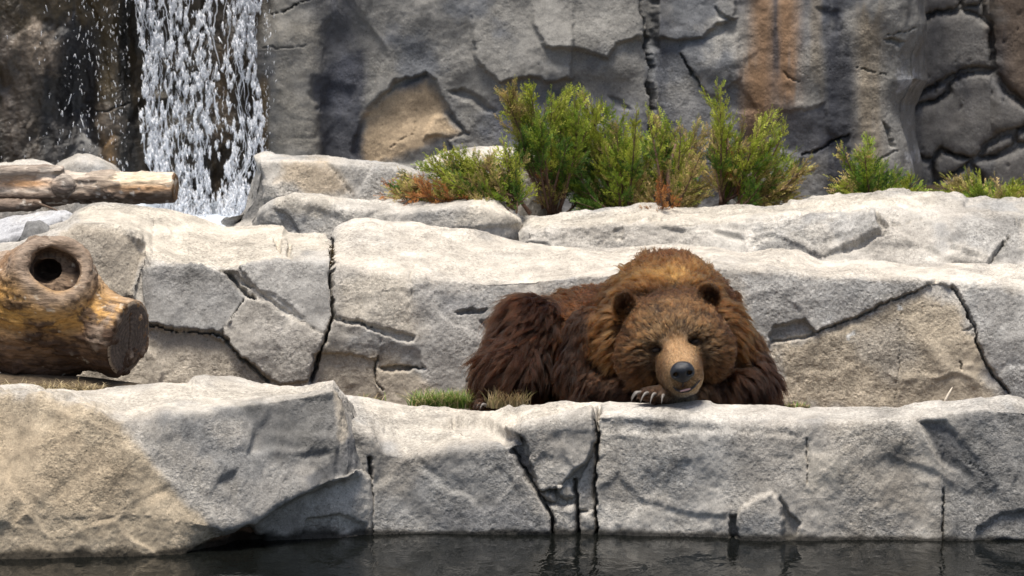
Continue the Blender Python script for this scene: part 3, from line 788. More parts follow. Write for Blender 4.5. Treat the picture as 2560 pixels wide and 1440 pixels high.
# ---------------- the cliff
def wall_udef(P, u):
    U, V = topx(P)
    ex = np.interp(V, [-400, 0, 60, 140, 200, 262, 330, 400, 440, 500], [2296, 2300, 2312, 2306, 2310, 2280, 2276, 2288, 2294, 2290]) - 2300
    k = np.clip((u - 2050) / 250, 0, 1)[None, :]
    P = P.copy()
    P[..., 0] += ex * k * mpp(P[..., 1])
    return P
WY = [(-1200, 4.35), (0, 4.30), (300, 4.28), (380, 4.42), (620, 4.42), (672, 4.18), (700, 4.12), (790, 4.14), (812, 4.26), (900, 4.22), (960, 4.16), (1300, 4.12), (1600, 4.12), (1640, 4.20), (1700, 4.14), (2100, 4.08), (2230, 4.08), (2270, 4.12), (2290, 4.20), (2299, 4.40), (2301, 4.8), (2304, 5.2)]
D = Loft(-1200, 2304, [
    dict(z=-0.7, Y=[(x, y - 0.02) for x, y in WY], n=6),
    dict(y=560, Y=WY, n=190),
    dict(y=-40, Y=[(x, y + 0.05) for x, y in WY], n=14),
    dict(z=1.5, Y=[(x, y + 0.12) for x, y in WY], n=12),
    dict(z=2.6, Y=[(x, y + 0.45) for x, y in WY], n=4), dict(z=2.5, Y=6.5, n=1)], sm=2, vis=9, seed=14, warp=5, udef=wall_udef, usm=60, uadd=np.linspace(2286, 2304, 60))
WG = np.array([0.225, 0.215, 0.196]); WB = np.array([0.052, 0.055, 0.068]); WT = np.array([0.30, 0.235, 0.155]); WO = np.array([0.27, 0.155, 0.078])
D.tint(WG, WG * 1.4, np.array([0.13, 0.135, 0.145]), 2.0)
ALC = [(985, 205), (1040, 192), (1062, 182), (1085, 200), (1098, 232), (1125, 268), (1150, 300), (1172, 334), (1120, 350), (1150, 400), (900, 420), (880, 380), (895, 310), (935, 255), (970, 228)]
D.paint([(905, 280), (960, 240), (1065, 200), (1100, 250), (1150, 330), (1080, 360), (990, 400), (900, 420)], WT * np.array([1.4, 1.34, 1.3]), 26, 0.9, 0.4)
D.paint([(690, 60), (790, 60), (800, 380), (700, 390)], WG * np.array([1.15, 1.1, 1.0]), 40, 0.5)
D.paint([(770, 190), (905, 120), (925, 220), (905, 300), (900, 420), (800, 420), (795, 300)], WB, 26, 0.85, 0.4)
D.streak(850, 75, 0, 260, WB * 1.3, 0.75).streak(1660, 40, -50, 330, WB, 0.6)
D.streak(1930, 95, -80, 330, WO * 0.9, 0.45).streak(1905, 34, -80, 290, WO * 1.1, 0.65).streak(1968, 38, -80, 230, WO * 1.15, 0.7).streak(1880, 40, 200, 430, WO * 0.8, 0.65).streak(1938, 12, -80, 160, WB, 0.7)
D.streak(2085, 45, -60, 520, WB * 0.9, 0.9).streak(2120, 30, 150, 520, WB * 0.8, 0.8).streak(2175, 45, 60, 500, WT * 0.95, 0.6).streak(2040, 22, -30, 200, WT * 0.8, 0.45)
D.paint([(1960, 280), (2060, 270), (2080, 360), (2040, 400), (1960, 380)], WB * 1.6, 25, 0.6)
D.paint([(1250, 240), (1340, 250), (1400, 330), (1280, 380), (1210, 340)], WB * 2.6, 70, 0.6)
D.paint([(1380, 240), (1800, 250), (1800, 520), (1380, 520)], np.array([0.155, 0.16, 0.172]), 90, 0.6)
D.paint([(2255, 190), (2290, 185), (2290, 215), (2262, 225)], np.array([0.55, 0.55, 0.56]), 20, 0.6, 1.0, 30).paint([(2262, 370), (2285, 380), (2285, 400), (2265, 395)], np.array([0.55, 0.55, 0.56]), 14, 0.6, 1.0, 30)
# wet part behind and left of the waterfall
wetk = 1 - sstep(650, 690, D.U0)
D.C = D.C * (1 - wetk[:, None]) + np.array([0.026, 0.020, 0.013]) * wetk[:, None]
D.paint([(-1200, -300), (300, -300), (330, 200), (240, 120), (150, 60), (-1200, 130)], np.array([0.045, 0.031, 0.012]), 90, 0.8, 0.9)
D.paint([(90, 50), (160, 110), (130, 190), (60, 160), (30, 120)], np.array([0.24, 0.19, 0.14]), 22, 0.8, 1.3, 20)
D.streak(60, 55, 150, 400, np.array([0.075, 0.058, 0.042]), 0.75).streak(20, 25, 60, 330, np.array([0.085, 0.066, 0.05]), 0.6)
D.streak(190, 85, 60, 420, np.array([0.006, 0.006, 0.008]), 1.0).streak(115, 20, 170, 400, np.array([0.008, 0.008, 0.009]), 0.9).streak(318, 22, -50, 460, np.array([0.008, 0.008, 0.008]), 0.9)
D.streak(265, 30, 60, 250, np.array([0.07, 0.05, 0.022]), 0.8).streak(270, 28, 330, 430, np.array([0.20, 0.12, 0.05]), 0.8)
D.paint([(240, 270), (300, 265), (310, 330), (250, 330)], np.array([0.15, 0.12, 0.09]), 20, 0.7, 0.8)
D.streak(560, 45, 160, 500, np.array([0.06, 0.040, 0.020]), 0.8).streak(430, 50, 200, 500, np.array([0.03, 0.025, 0.015]), 0.6).streak(670, 14, 200, 420, np.array([0.15, 0.10, 0.045]), 0.85).streak(510, 22, 330, 540, np.array([0.006, 0.006, 0.006]), 0.9)
# broken faces
D.region(ALC)
D.region([(-1300, -2000), (676, -2000), (676, 1000), (-1300, 1000)])
D.region([(1618, -2000), (1620, 120), (1626, 270), (1622, 600), (2400, 600), (2400, -2000)])
D.plate(ALC, -0.034, 9, tv=0.008)
D.plate([(985, 205), (1062, 182), (1072, 190), (1000, 218), (960, 240)], -0.015, 8)
D.plate([(1080, 290), (1120, 282), (1160, 330), (1140, 345), (1090, 335), (1060, 345)], 0.022, 14)
D.crack([(972, 372), (1000, 350), (1030, 335)], 2.5, 0.012).crack([(1033, 210), (1036, 300), (1030, 335)], 1.8, 0.006)
D.plate([(1120, 230), (1160, 220), (1200, 245), (1236, 278), (1215, 275), (1170, 250)], -0.026, 14)
D.plate([(1188, 150), (1210, 180), (1255, 206), (1300, 196), (1330, 192), (1360, 205), (1430, 200), (1440, -100), (1180, -100)], 0.030, 12, tv=0.02)
D.plate([(1360, 118), (1420, 122), (1470, 130), (1515, 148), (1540, 110), (1600, 95), (1610, -100), (1330, -100), (1330, 60)], 0.022, 14, tv=0.02)
D.plate([(1640, 90), (1700, 95), (1760, 88), (1800, 60), (1840, 55), (1845, -100), (1640, -100)], 0.026, 12, tv=0.02)
D.plate([(1790, 20), (1815, 40), (1842, 54), (1830, 58), (1800, 46)], -0.022, 8)
D.plate([(1700, 130), (1730, 170), (1765, 235), (1790, 240), (1850, 190), (1850, 90), (1720, 100)], 0.013, 12)
D.crack([(1702, 135), (1725, 170), (1750, 215), (1764, 240)], 4.5, 0.045)
D.crack([(1604, -80), (1610, 20), (1618, 100), (1624, 160), (1621, 200), (1624, 280), (1620, 520)], 13, 0.13, taper=False)
D.plate([(1606, -100), (1640, -100), (1645, 120), (1625, 128)], -0.053, 17)
D.plate([(1820, 190), (1840, 200), (1860, 225), (1890, 275), (1850, 280), (1830, 270), (1815, 215)], -0.013, 14)
D.plate([(1950, 285), (2060, 262), (2068, 320), (2100, 345), (2010, 390), (1940, 380)], -0.015, 14)
D.crack([(2000, 390), (2050, 372), (2080, 352), (2125, 335)], 6, 0.045)
D.plate([(2000, 392), (2125, 336), (2125, 560), (1950, 560)], -0.019, 14)
D.crack([(1955, 180), (1975, 195), (1998, 202)], 4, 0.02)
D.plate([(2040, 25), (2060, 50), (2080, 90), (2100, 80), (2100, 30)], -0.015, 15)
D.crack([(2215, 88), (2250, 85), (2295, 68)], 3.5, 0.025).plate([(2210, 100), (2225, 95), (2260, 110), (2255, 122)], -0.025, 5)
D.crack([(2125, 160), (2165, 175), (2220, 188)], 2.5, 0.02).plate([(2215, 310), (2225, 320), (2240, 365), (2230, 368)], -0.03, 5)
D.crack([(2200, 405), (2230, 385), (2245, 372)], 3, 0.015)
D.crack([(670, 42), (710, 25), (770, 0), (820, -30)], 3.5, 0.04).crack([(670, 118), (730, 116), (770, 108)], 2.5, 0.012)
D.plate([(775, 190), (790, 215), (792, 270), (770, 240)], -0.015, 14)
D.plate([(790, 205), (880, 215), (890, 225), (870, 280), (800, 275)], -0.017, 27)
D.plate([(1520, 245), (1550, 250), (1580, 272), (1540, 270)], -0.015, 8)
for a in [(60, 300, 40, 90, 0.05), (140, 150, 50, 60, 0.05), (190, 260, 45, 130, -0.09), (270, 300, 35, 70, 0.03), (110, 330, 25, 60, -0.05), (20, 120, 40, 60, 0.04)]:
    D.bump(*a)
D.crack([(230, 280), (270, 278), (320, 262)], 4, 0.02)
D.rough(0.065, 2.0, 0.012, 1.9, 0.012, 6, 0.003, 30).mottle(0.10)
D.rough(0.0, 1.5, 0.035, 3.2, 0.022, 9, 0.005, 34, squash=0.5, mask=wetk)
WALL = D.build('rock_cliff', 'tall stained grey cliff with a tan hollow and orange run-off streaks behind the junipers', 'cliff', M_WALL)
for ch in WALL.children:
    cx = np.mean([v.co.x for v in list(ch.data.vertices)[::500]]) + WALL.location.x
    if cx < -1.2:
        ch.data.materials[0] = M_WET
        ch['label'] = 'dark wet brown stone behind the falling water'

# ---------------- far wall of big fitted stones on the right
E = Loft(2190, 3500, [
    dict(z=-0.7, Y=5.1, n=6), dict(y=600, Y=5.1, n=150), dict(y=-40, Y=[(2190, 5.1), (2480, 5.1), (2500, 5.05), (3500, 4.9)], n=10),
    dict(z=1.5, Y=5.15, n=6), dict(z=2.6, Y=5.4, n=3), dict(z=2.5, Y=6.6, n=1)], sm=2, vis=9, seed=15, warp=3)
E.tint(np.array([0.205, 0.195, 0.182]), np.array([0.25, 0.226, 0.20]), np.array([0.12, 0.12, 0.125]), 1.6)
E.paint([(2480, -200), (3500, -200), (3500, 250), (2560, 255), (2500, 190)], np.array([0.17, 0.115, 0.075]), 60, 0.7)
E.streak(2340, 40, 20, 260, WB, 0.5).streak(2400, 30, 180, 240, WB, 0.6).streak(2500, 40, 120, 240, WB, 0.5)
E.pillow([(2200, -300), (2395, -300), (2400, 10), (2385, 22), (2330, 32), (2290, 48), (2200, 60)], 0.028, 26, True, 0.03)
E.pillow([(2396, -300), (2454, -300), (2456, 14), (2404, 18), (2402, 8)], 0.025, 20, True, 0.03)
E.pillow([(2200, 66), (2300, 50), (2340, 36), (2400, 26), (2440, 40), (2474, 64), (2478, 130), (2482, 172), (2430, 170), (2390, 182), (2350, 205), (2300, 235), (2200, 260)], 0.030, 30, True, 0.03)
E.pillow([(2461, -300), (3500, -300), (3500, 300), (2570, 262), (2520, 222), (2490, 176), (2484, 120), (2480, 60), (2461, 40)], 0.030, 30, True, 0.03)
E.pillow([(2200, 270), (2290, 242), (2340, 212), (2362, 212), (2356, 240), (2330, 255), (2280, 262), (2200, 330)], 0.019, 18, True, 0.02)
E.pillow([(2200, 335), (2290, 268), (2335, 256), (2366, 232), (2372, 206), (2420, 184), (2480, 180), (2496, 200), (2512, 232), (2570, 270), (2600, 290), (2560, 318), (2500, 335), (2460, 360), (2445, 392), (2410, 396), (2370, 380), (2350, 372), (2330, 398), (2200, 360)], 0.030, 30, True, 0.03)
E.pillow([(2450, 396), (2466, 364), (2510, 342), (2532, 335), (2535, 362), (2490, 385)], 0.019, 14, True, 0.03)
E.pillow([(2540, 332), (2620, 295), (3500, 300), (3500, 360), (2600, 345), (2542, 360)], 0.022, 16, True, 0.03)
E.pillow([(2336, 400), (2352, 378), (2400, 392), (2432, 402), (2400, 424), (2340, 450)], 0.025, 18, True, 0.025)
E.pillow([(2200, 366), (2330, 402), (2336, 470), (2330, 600), (2200, 600)], 0.028, 24, True, 0.02)
E.pillow([(2340, 456), (2400, 428), (2424, 412), (2470, 470), (2500, 600), (2340, 600)], 0.025, 24, True, 0.02)
E.pillow([(2430, 408), (2446, 400), (2500, 388), (2560, 362), (3500, 365), (3500, 600), (2508, 600), (2476, 468)], 0.028, 26, True, 0.02)
for k in range(26):
    x, y = rng.uniform(2300, 2580), rng.uniform(20, 440)
    E.bump(x, y, rng.uniform(2.5, 4.5), rng.uniform(2.5, 5), -0.012)
E.rough(0.012, 2.0, 0.0, 2.3, 0.008, 6, 0.002, 30).mottle(0.08)
E.build('stone_wall', 'far wall of big smooth brown grey stones fitted together with dark joints', 'stone wall', M_WALL)

# ---------------- pond, soil
def grid(x0, x1, y0, y1, nx, ny):
    X, Y = np.meshgrid(np.linspace(x0, x1, nx), np.linspace(y0, y1, ny))
    i, j = np.meshgrid(np.arange(ny - 1), np.arange(nx - 1), indexing='ij')
    a = (i * nx + j).ravel()
    return X.ravel(), Y.ravel(), np.stack([a, a + 1, a + nx + 1, a + nx], -1)
m, nt, b = newmat('pond_water')
b.inputs['Base Color'].default_value = (0.004, 0.0045, 0.004, 1)
b.inputs['Roughness'].default_value = 0.03
b.inputs['IOR'].default_value = 1.24
tc = nt.nodes.new('ShaderNodeTexCoord')
mp = nt.nodes.new('ShaderNodeMapping'); mp.inputs['Scale'].default_value = (1.0, 0.55, 1.0)
nt.links.new(tc.outputs['Object'], mp.inputs[0])
n1 = N(nt, 'ShaderNodeTexNoise', Scale=11.0, Detail=3.0, Roughness=0.55, Distortion=0.4)
nt.links.new(mp.outputs[0], n1.inputs['Vector'])
bp = N(nt, 'ShaderNodeBump', Strength=0.20, Distance=0.03)
nt.links.new(n1.outputs[0], bp.inputs['Height']); nt.links.new(bp.outputs[0], b.inputs['Normal'])
X, Y, F = grid(-9, 9, -17, 1.0, 90, 90)
tag(mesh('pond_water', np.stack([X, Y, np.full_like(X, WATER_Z)], -1), F, m), kind='structure')
X, Y, F = grid(-40, 40, -40, 40, 60, 60)
M_SOIL = mat_plain('soil', (0.10, 0.075, 0.05), 0.95, 0.1, bump=0.8, bscale=40, var=0.4)
tag(mesh('ground', np.stack([X, Y, np.full_like(X, -1.6)], -1), F, M_SOIL), kind='structure')
# soil between the ledge and the terrace, where the bear lies
def soil_z(x, y):
    return -0.575 - 0.13 * sstep(0.35, 1.1, y) + 0.075 * sstep(-1.0, -1.5, x) + 0.085 * np.exp(-(((x + 2.15) / 0.70) ** 4 + ((y - 0.45) / 0.30) ** 2)) + 0.012 * fbm(np.stack([x, y, 0 * x], -1) * 6, 3, 5)
X, Y, F = grid(-6.5, 6.5, 0.05, 1.25, 260, 60)
tag(mesh('shelf_soil', np.stack([X, Y, soil_z(X, Y)], -1), F, M_SOIL), kind='structure')
X, Y, F = grid(-8, 9, 2.45, 5.2, 160, 60)
tag(mesh('planting_soil', np.stack([X, Y, -0.13 - 0.16 * sstep(2.6, 4.0, Y) + 0.02 * fbm(np.stack([X, Y, 0 * X], -1) * 3, 3, 6) - 0.25 * sstep(-0.8, -1.1, X)], -1), F, M_SOIL), kind='structure')
# ------------------------------------------------------------------ implicit shapes -> one continuous mesh
def sd_ell(p, c, r, R=None):
    q = p - c
    if R is not None: q = q @ R
    k0 = np.linalg.norm(q / r, axis=-1)
    k1 = np.linalg.norm(q / (r * r), axis=-1)
    return k0 * (k0 - 1) / (k1 + 1e-9)
def sd_cone(p, a, b, ra, rb):
    ba = b - a
    h = np.clip(((p - a) @ ba) / (ba @ ba), 0, 1)
    return np.linalg.norm(p - a - h[..., None] * ba, axis=-1) - (ra + h * (rb - ra))
def smin(a, b, k):
    h = np.clip(0.5 + 0.5 * (b - a) / k, 0, 1)
    return b * (1 - h) + a * h - k * h * (1 - h)
def smax(a, b, k):
    return -smin(-a, -b, k)

def surface(fn, lo, hi, h):
    """naive surface nets of fn<0 on a regular grid"""
    lo = np.asarray(lo, float)
    n = np.ceil((np.asarray(hi) - lo) / h).astype(int) + 1
    ax = [lo[k] + h * np.arange(n[k]) for k in range(3)]
    f = np.empty(n, np.float32)
    YZ = np.stack(np.meshgrid(ax[1], ax[2], indexing='ij'), -1)
    step = 12
    for i in range(0, n[0], step):
        xs = ax[0][i:i + step]
        p = np.empty((len(xs), n[1], n[2], 3))
        p[..., 0] = xs[:, None, None]
        p[..., 1:] = YZ[None]
        f[i:i + step] = fn(p)
    ins = f < 0
    m = n - 1
    cnt = np.zeros(m, np.int32); acc = np.zeros((*m, 3), np.float32)
    cor = [(a, b, c) for a in (0, 1) for b in (0, 1) for c in (0, 1)]
    sl = lambda o: tuple(slice(o[k], o[k] + m[k]) for k in range(3))
    for a in cor:
        for k in range(3):
            if a[k]: continue
            b = list(a); b[k] = 1
            A, Bv = f[sl(a)], f[sl(b)]
            x = (A < 0) != (Bv < 0)
            t = np.where(x, A / (A - Bv + 1e-12), 0)
            cnt += x
            for c in range(3):
                acc[..., c] += np.where(x, a[c] + (t if c == k else 0), 0)
    act = cnt > 0
    idx = np.full(m, -1, np.int64)
    idx[act] = np.arange(act.sum())
    cell = np.argwhere(act)
    v = lo + h * (cell + acc[act] / cnt[act][:, None])
    faces = []
    for k in range(3):
        a, b = (k + 1) % 3, (k + 2) % 3
        s0 = [slice(1, m[q]) for q in range(3)]; s0[k] = slice(0, m[k])
        s1 = list(s0); s1[k] = slice(1, m[k] + 1)
        A = ins[tuple(s0)]; Bv = ins[tuple(s1)]
        e = np.argwhere(A != Bv)
        if len(e) == 0: continue
        fl = A[tuple(e.T)]
        e = e.copy()
        for q in range(3):
            if q != k: e[:, q] += 1
        def ci(da, db):
            g = e.copy(); g[:, a] -= da; g[:, b] -= db
            return idx[tuple(g.T)]
        q = np.stack([ci(1, 1), ci(0, 1), ci(0, 0), ci(1, 0)], -1)
        q[~fl] = q[~fl][:, ::-1]
        faces.append(q)
    F = np.concatenate(faces)
    F = F[(F >= 0).all(1)]
    return v, F

def relax(v, f, it=2, lam=0.5):
    n = len(v)
    e = np.concatenate([f[:, [0, 1]], f[:, [1, 2]], f[:, [2, 3]], f[:, [3, 0]]])
    for _ in range(it):
        s = np.zeros((n, 3)); c = np.zeros(n)
        np.add.at(s, e[:, 0], v[e[:, 1]]); np.add.at(c, e[:, 0], 1)
        np.add.at(s, e[:, 1], v[e[:, 0]]); np.add.at(c, e[:, 1], 1)
        v = v + lam * (s / np.maximum(c, 1)[:, None] - v)
    return v

def cast(fn, px, py, s0=18.5, s1=22.5):
    """where the camera ray through a pixel meets the implicit surface"""
    d = FWD + (px - 1280) / FPX * np.array([1.0, 0, 0]) + (720 - py) / FPX * UPV
    s = s0
    for _ in range(400):
        p = CAM + s * d
        q = float(fn(p[None])[0])
        if q < 0.0004: return p
        s += max(q * 0.7, 0.0008)
        if s > s1: break
    return CAM + s0 * d * 1.08

# ------------------------------------------------------------------ the bear
def bp_(px, py, Y): return at(px, py, Y).reshape(3)
def S(px, Y=0.0): return px * mpp(Y)
def rotY(deg):
    a = math.radians(deg)
    return np.array([[math.cos(a), 0, math.sin(a)], [0, 1, 0], [-math.sin(a), 0, math.cos(a)]])

# parts of the anatomy: kind, geometry, blend, fur (length m, colour root, colour tip, flow, lift, curl)
DB = (0.030, 0.014, 0.009); DT = (0.11, 0.048, 0.022)
BR = (0.050, 0.022, 0.010); BT = (0.23, 0.092, 0.034)
GB = (0.09, 0.042, 0.016); GT = (0.78, 0.37, 0.11)
FB = (0.06, 0.028, 0.014); FT = (0.36, 0.175, 0.068)
MB_ = (0.30, 0.18, 0.085); MT = (0.70, 0.46, 0.245)
NOSE = bp_(1706, 938, -0.325)
V3 = lambda *a: np.array(a, float)
BODY = []
def ell(px, py, Y, rx, ry, rz, k, fur, rot=None):
    BODY.append(dict(t='e', c=bp_(px, py, Y), r=V3(S(rx), ry, S(rz)), R=None if rot is None else rotY(rot), k=k, fur=fur))
def cone(a, ra, b, rb, k, fur):
    BODY.append(dict(t='c', a=bp_(*a), b=bp_(*b), ra=S(ra), rb=S(rb), k=k, fur=fur))
F_back = dict(L=0.060, c0=BR, c1=BT, flow=V3(-0.25, 0.75, -0.35), lift=0.35)
F_ruff = dict(L=0.056, c0=GB, c1=(0.36, 0.155, 0.052), flow=V3(0.0, 0.5, -0.55), lift=0.45, rad=1)
F_hump = dict(L=0.058, c0=GB, c1=(0.34, 0.145, 0.05), flow=V3(0.0, 0.8, 0.1), lift=0.50)
F_haun = dict(L=0.080, c0=DB, c1=(0.062, 0.024, 0.011), flow=V3(-0.50, -0.35, -0.62), lift=0.40)
F_larm = dict(L=0.046, c0=DB, c1=(0.072, 0.032, 0.016), flow=V3(0.05, -0.1, -0.9), lift=0.30)
F_rarm = dict(L=0.062, c0=DB, c1=(0.048, 0.020, 0.011), flow=V3(0.18, -0.1, -0.9), lift=0.38)
F_fore = dict(L=0.034, c0=(0.018, 0.010, 0.008), c1=(0.085, 0.038, 0.020), flow=V3(-0.6, -0.1, -0.6), lift=0.28)
F_paw = dict(L=0.020, c0=(0.014, 0.008, 0.007), c1=(0.060, 0.030, 0.018), flow=V3(-0.8, -0.3, -0.2), lift=0.25)
F_skul = dict(L=0.030, c0=FB, c1=FT, flow=None, lift=0.17)
F_chek = dict(L=0.038, c0=FB, c1=(0.30, 0.140, 0.054), flow=None, lift=0.22)
F_muz = dict(L=0.009, c0=MB_, c1=MT, flow=None, lift=0.20)
F_chin = dict(L=0.010, c0=(0.12, 0.08, 0.05), c1=(0.42, 0.31, 0.21), flow=None, lift=0.25)
F_ear = dict(L=0.020, c0=(0.010, 0.006, 0.004), c1=(0.030, 0.014, 0.008), flow=V3(0, -0.1, 0.8), lift=0.7)
F_nape = dict(L=0.032, c0=(0.030, 0.015, 0.008), c1=(0.13, 0.062, 0.026), flow=V3(0, 0.5, 0.5), lift=0.55)  # back of the head: dark fur with head shade in its colour
# trunk
ell(1672, 838, 0.50, 190, 0.36, 196, 0.05, F_back)
ell(1668, 700, 0.40, 95, 0.20, 60, 0.06, F_hump)
ell(1500, 872, 0.72, 190, 0.32, 158, 0.08, F_back)
ell(1400, 900, 0.80, 130, 0.25, 150, 0.08, F_back)
# neck ruff and shoulders
ell(1668, 820, 0.21, 165, 0.17, 142, 0.05, F_ruff)
ell(1560, 860, 0.20, 78, 0.15, 95, 0.04, F_ruff)
ell(1800, 850, 0.20, 72, 0.15, 95, 0.04, F_ruff)
# hind quarter on the left
cone((1330, 838, 0.58), 86, (1275, 940, 0.40), 74, 0.05, F_haun)
cone((1330, 838, 0.58), 84, (1420, 870, 0.72), 100, 0.05, F_haun)
cone((1275, 945, 0.40), 68, (1232, 1005, 0.34), 36, 0.04, F_haun)
cone((1232, 1012, 0.34), 24, (1204, 1015, 0.26), 17, 0.03, F_paw)
# left-hand foreleg, folded under the chin
cone((1480, 835, 0.26), 64, (1446, 935, 0.20), 50, 0.045, F_larm)
cone((1446, 935, 0.20), 46, (1462, 1015, 0.14), 48, 0.03, F_larm)
cone((1500, 965, 0.14), 42, (1590, 990, 0.05), 34, 0.03, F_fore)
# right-hand foreleg: elbow out, forearm along the ledge, paw under the muzzle
cone((1838, 880, 0.22), 62, (1880, 960, 0.16), 56, 0.04, F_rarm)
cone((1882, 965, 0.16), 56, (1872, 1020, 0.14), 62, 0.03, F_rarm)
cone((1880, 968, 0.13), 50, (1760, 985, -0.04), 34, 0.03, F_rarm)
cone((1760, 985, -0.04), 33, (1672, 988, -0.17), 25, 0.03, F_fore)
ell(1648, 984, -0.195, 42, 0.050, 20, 0.02, F_paw)
for x_, y_, q_ in ((1612, 984, -0.19), (1624, 985, -0.215), (1640, 986, -0.235), (1660, 988, -0.240)):
    ell(x_, y_, q_, 13, 0.022, 13, 0.008, F_paw)
NB = len(BODY)
# head, tilted a little to one side
ell(1680, 838, 0.02, 126, 0.150, 100, 0.03, F_skul, -12)
ell(1668, 775, 0.08, 104, 0.10, 44, 0.03, F_nape, -12)
ell(1614, 892, -0.015, 74, 0.115, 78, 0.035, F_chek)
ell(1768, 876, -0.015, 68, 0.115, 78, 0.035, F_chek)
ell(1650, 945, 0.02, 60, 0.090, 44, 0.03, F_chek)
ell(1690, 832, -0.095, 58, 0.06, 48, 0.035, F_skul, -12)
ell(1636, 850, -0.085, 40, 0.045, 20, 0.03, F_skul, 8)
ell(1738, 828, -0.085, 38, 0.045, 20, 0.03, F_skul, -28)
cone((1692, 872, -0.12), 40, (1705, 925, -0.235), 44, 0.055, F_muz)
cone((1700, 928, -0.17), 56, (1708, 942, -0.228), 48, 0.035, F_muz)
ell(1711, 970, -0.20, 36, 0.050, 14, 0.012, F_chin)
ell(1562, 764, 0.05, 29, 0.028, 32, 0.014, F_ear, 14)
ell(1771, 741, 0.05, 28, 0.028, 32, 0.014, F_ear, -22)

def prim(p, b):
    if b['t'] == 'e': return sd_ell(p, b['c'], b['r'], b['R'])
    return sd_cone(p, b['a'], b['b'], b['ra'], b['rb'])
EYES = [bp_(1640, 874, -0.15), bp_(1735, 853, -0.15)]
def bear_sd(p):
    d = prim(p, BODY[0])
    for b in BODY[1:NB]:
        d = smin(d, prim(p, b), b['k'])
    hd = prim(p, BODY[NB])
    for b in BODY[NB + 1:]:
        hd = smin(hd, prim(p, b), b['k'])
    for e in EYES:                                    # eye hollows
        hd = smax(hd, -sd_ell(p, e, V3(0.026, 0.026, 0.016)), 0.016)
    for (x, y) in ((1561, 766), (1771, 743)):          # cupped ears
        hd = smax(hd, -sd_ell(p, bp_(x, y, -0.0), V3(S(20), 0.035, S(23))), 0.010)
    # crease of the mouth
    d = smin(d, hd, 0.018)
    return smax(d, -0.592 - p[..., 2], 0.02)
v, f = surface(bear_sd, (-0.22, -0.36, -0.63), (1.16, 1.20, 0.16), 0.0095)
v = relax(v, f, 2)
m, nt, b = newmat('bear_skin')
sk = N(nt, 'ShaderNodeAttribute', attribute_name='Col'); nt.links.new(sk.outputs['Color'], b.inputs['Base Color'])
Wv = np.stack([prim(v, b_) for b_ in BODY], 1); Wv = np.exp(-(Wv - Wv.min(1, keepdims=True)) / 0.012); Wv /= Wv.sum(1, keepdims=True)
SKIN = np.array([{id(F_muz): (0.27, 0.165, 0.085), id(F_chin): (0.18, 0.12, 0.075)}.get(id(b_['fur']), (0.022, 0.012, 0.008)) for b_ in BODY])
skc = Wv @ SKIN
b.inputs['Base Color'].default_value = (0.022, 0.012, 0.008, 1); b.inputs['Roughness'].default_value = 0.8
b.inputs['Specular IOR Level'].default_value = 0.1
BEAR_LOC = (0.65, 0.45, -0.59)
bear = mesh('bear', v, f, m, None, skc, origin=BEAR_LOC)
tag(bear, 'big brown bear lying asleep with its chin on its paw at the rock ledge', 'bear')

# ---- fur
tri = np.concatenate([f[:, [0, 1, 2]], f[:, [0, 2, 3]]])
A, Bv, Cv = v[tri[:, 0]], v[tri[:, 1]], v[tri[:, 2]]
nr = np.cross(Bv - A, Cv - A); ar = np.linalg.norm(nr, axis=1) / 2
cen = (A + Bv + Cv) / 3
nr = nr / (np.linalg.norm(nr, axis=1)[:, None] + 1e-12)
W = np.stack([prim(cen, b_) for b_ in BODY], 1)
Wm = np.exp(-(W - W.min(1, keepdims=True)) / np.where(cen[:, 1:2] < 0.0, 0.026, 0.016)); Wm /= Wm.sum(1, keepdims=True)
Lp = np.array([b_['fur']['L'] for b_ in BODY])
Lt = Wm @ Lp
dens = ar * np.clip(0.045 / Lt, 0.9, 5.0)
dens *= np.where((nr[:, 1] > 0.45), 0.25, 1.0)          # fewer hairs on the far side
dens *= np.where(cen[:, 2] < -0.575, 0.0, 1.0)
NS = 290000
ti = rng.choice(len(tri), NS, p=dens / dens.sum())
r1, r2 = rng.random(NS), rng.random(NS)
sq = np.sqrt(r1)
root = (1 - sq)[:, None] * A[ti] + (sq * (1 - r2))[:, None] * Bv[ti] + (sq * r2)[:, None] * Cv[ti]
# smooth normals
vn = np.zeros_like(v); np.add.at(vn, tri.ravel(), np.repeat(nr * ar[:, None], 3, axis=0))
vn /= np.linalg.norm(vn, axis=1)[:, None] + 1e-12
nn = (1 - sq)[:, None] * vn[tri[ti, 0]] + (sq * (1 - r2))[:, None] * vn[tri[ti, 1]] + (sq * r2)[:, None] * vn[tri[ti, 2]]
nn /= np.linalg.norm(nn, axis=1)[:, None] + 1e-12
Wh = Wm[ti]
# flow: a vector per anatomical part; on the head away from the nose
HEADC = BODY[NB]['c']
fl = np.zeros((NS, 3))
radial = root - NOSE; radial /= np.linalg.norm(radial, axis=1)[:, None]
ruffc = root - bp_(1680, 850, 0.0); ruffc[:, 1] *= 0.3; ruffc /= np.linalg.norm(ruffc, axis=1)[:, None]
for k, b_ in enumerate(BODY):
    fu = b_['fur']
    if fu['flow'] is None: g = radial
    elif fu.get('rad'): g = 0.55 * ruffc + fu['flow']
    else: g = np.broadcast_to(fu['flow'], (NS, 3))
    fl += Wh[:, k:k + 1] * g
sw = np.stack([fbm(root * 9.0 + 31 * k, 3, 100 + k) for k in range(3)], -1)
fl = fl / (np.linalg.norm(fl, axis=1)[:, None] + 1e-9) + np.clip(0.55 * (Wh @ Lp)[:, None] / 0.05, 0.12, 0.6) * sw
tg = fl - (fl * nn).sum(1)[:, None] * nn
tg /= np.linalg.norm(tg, axis=1)[:, None] + 1e-9
lift = Wh @ np.array([b_['fur']['lift'] for b_ in BODY])
guard = rng.random(NS) < 0.12
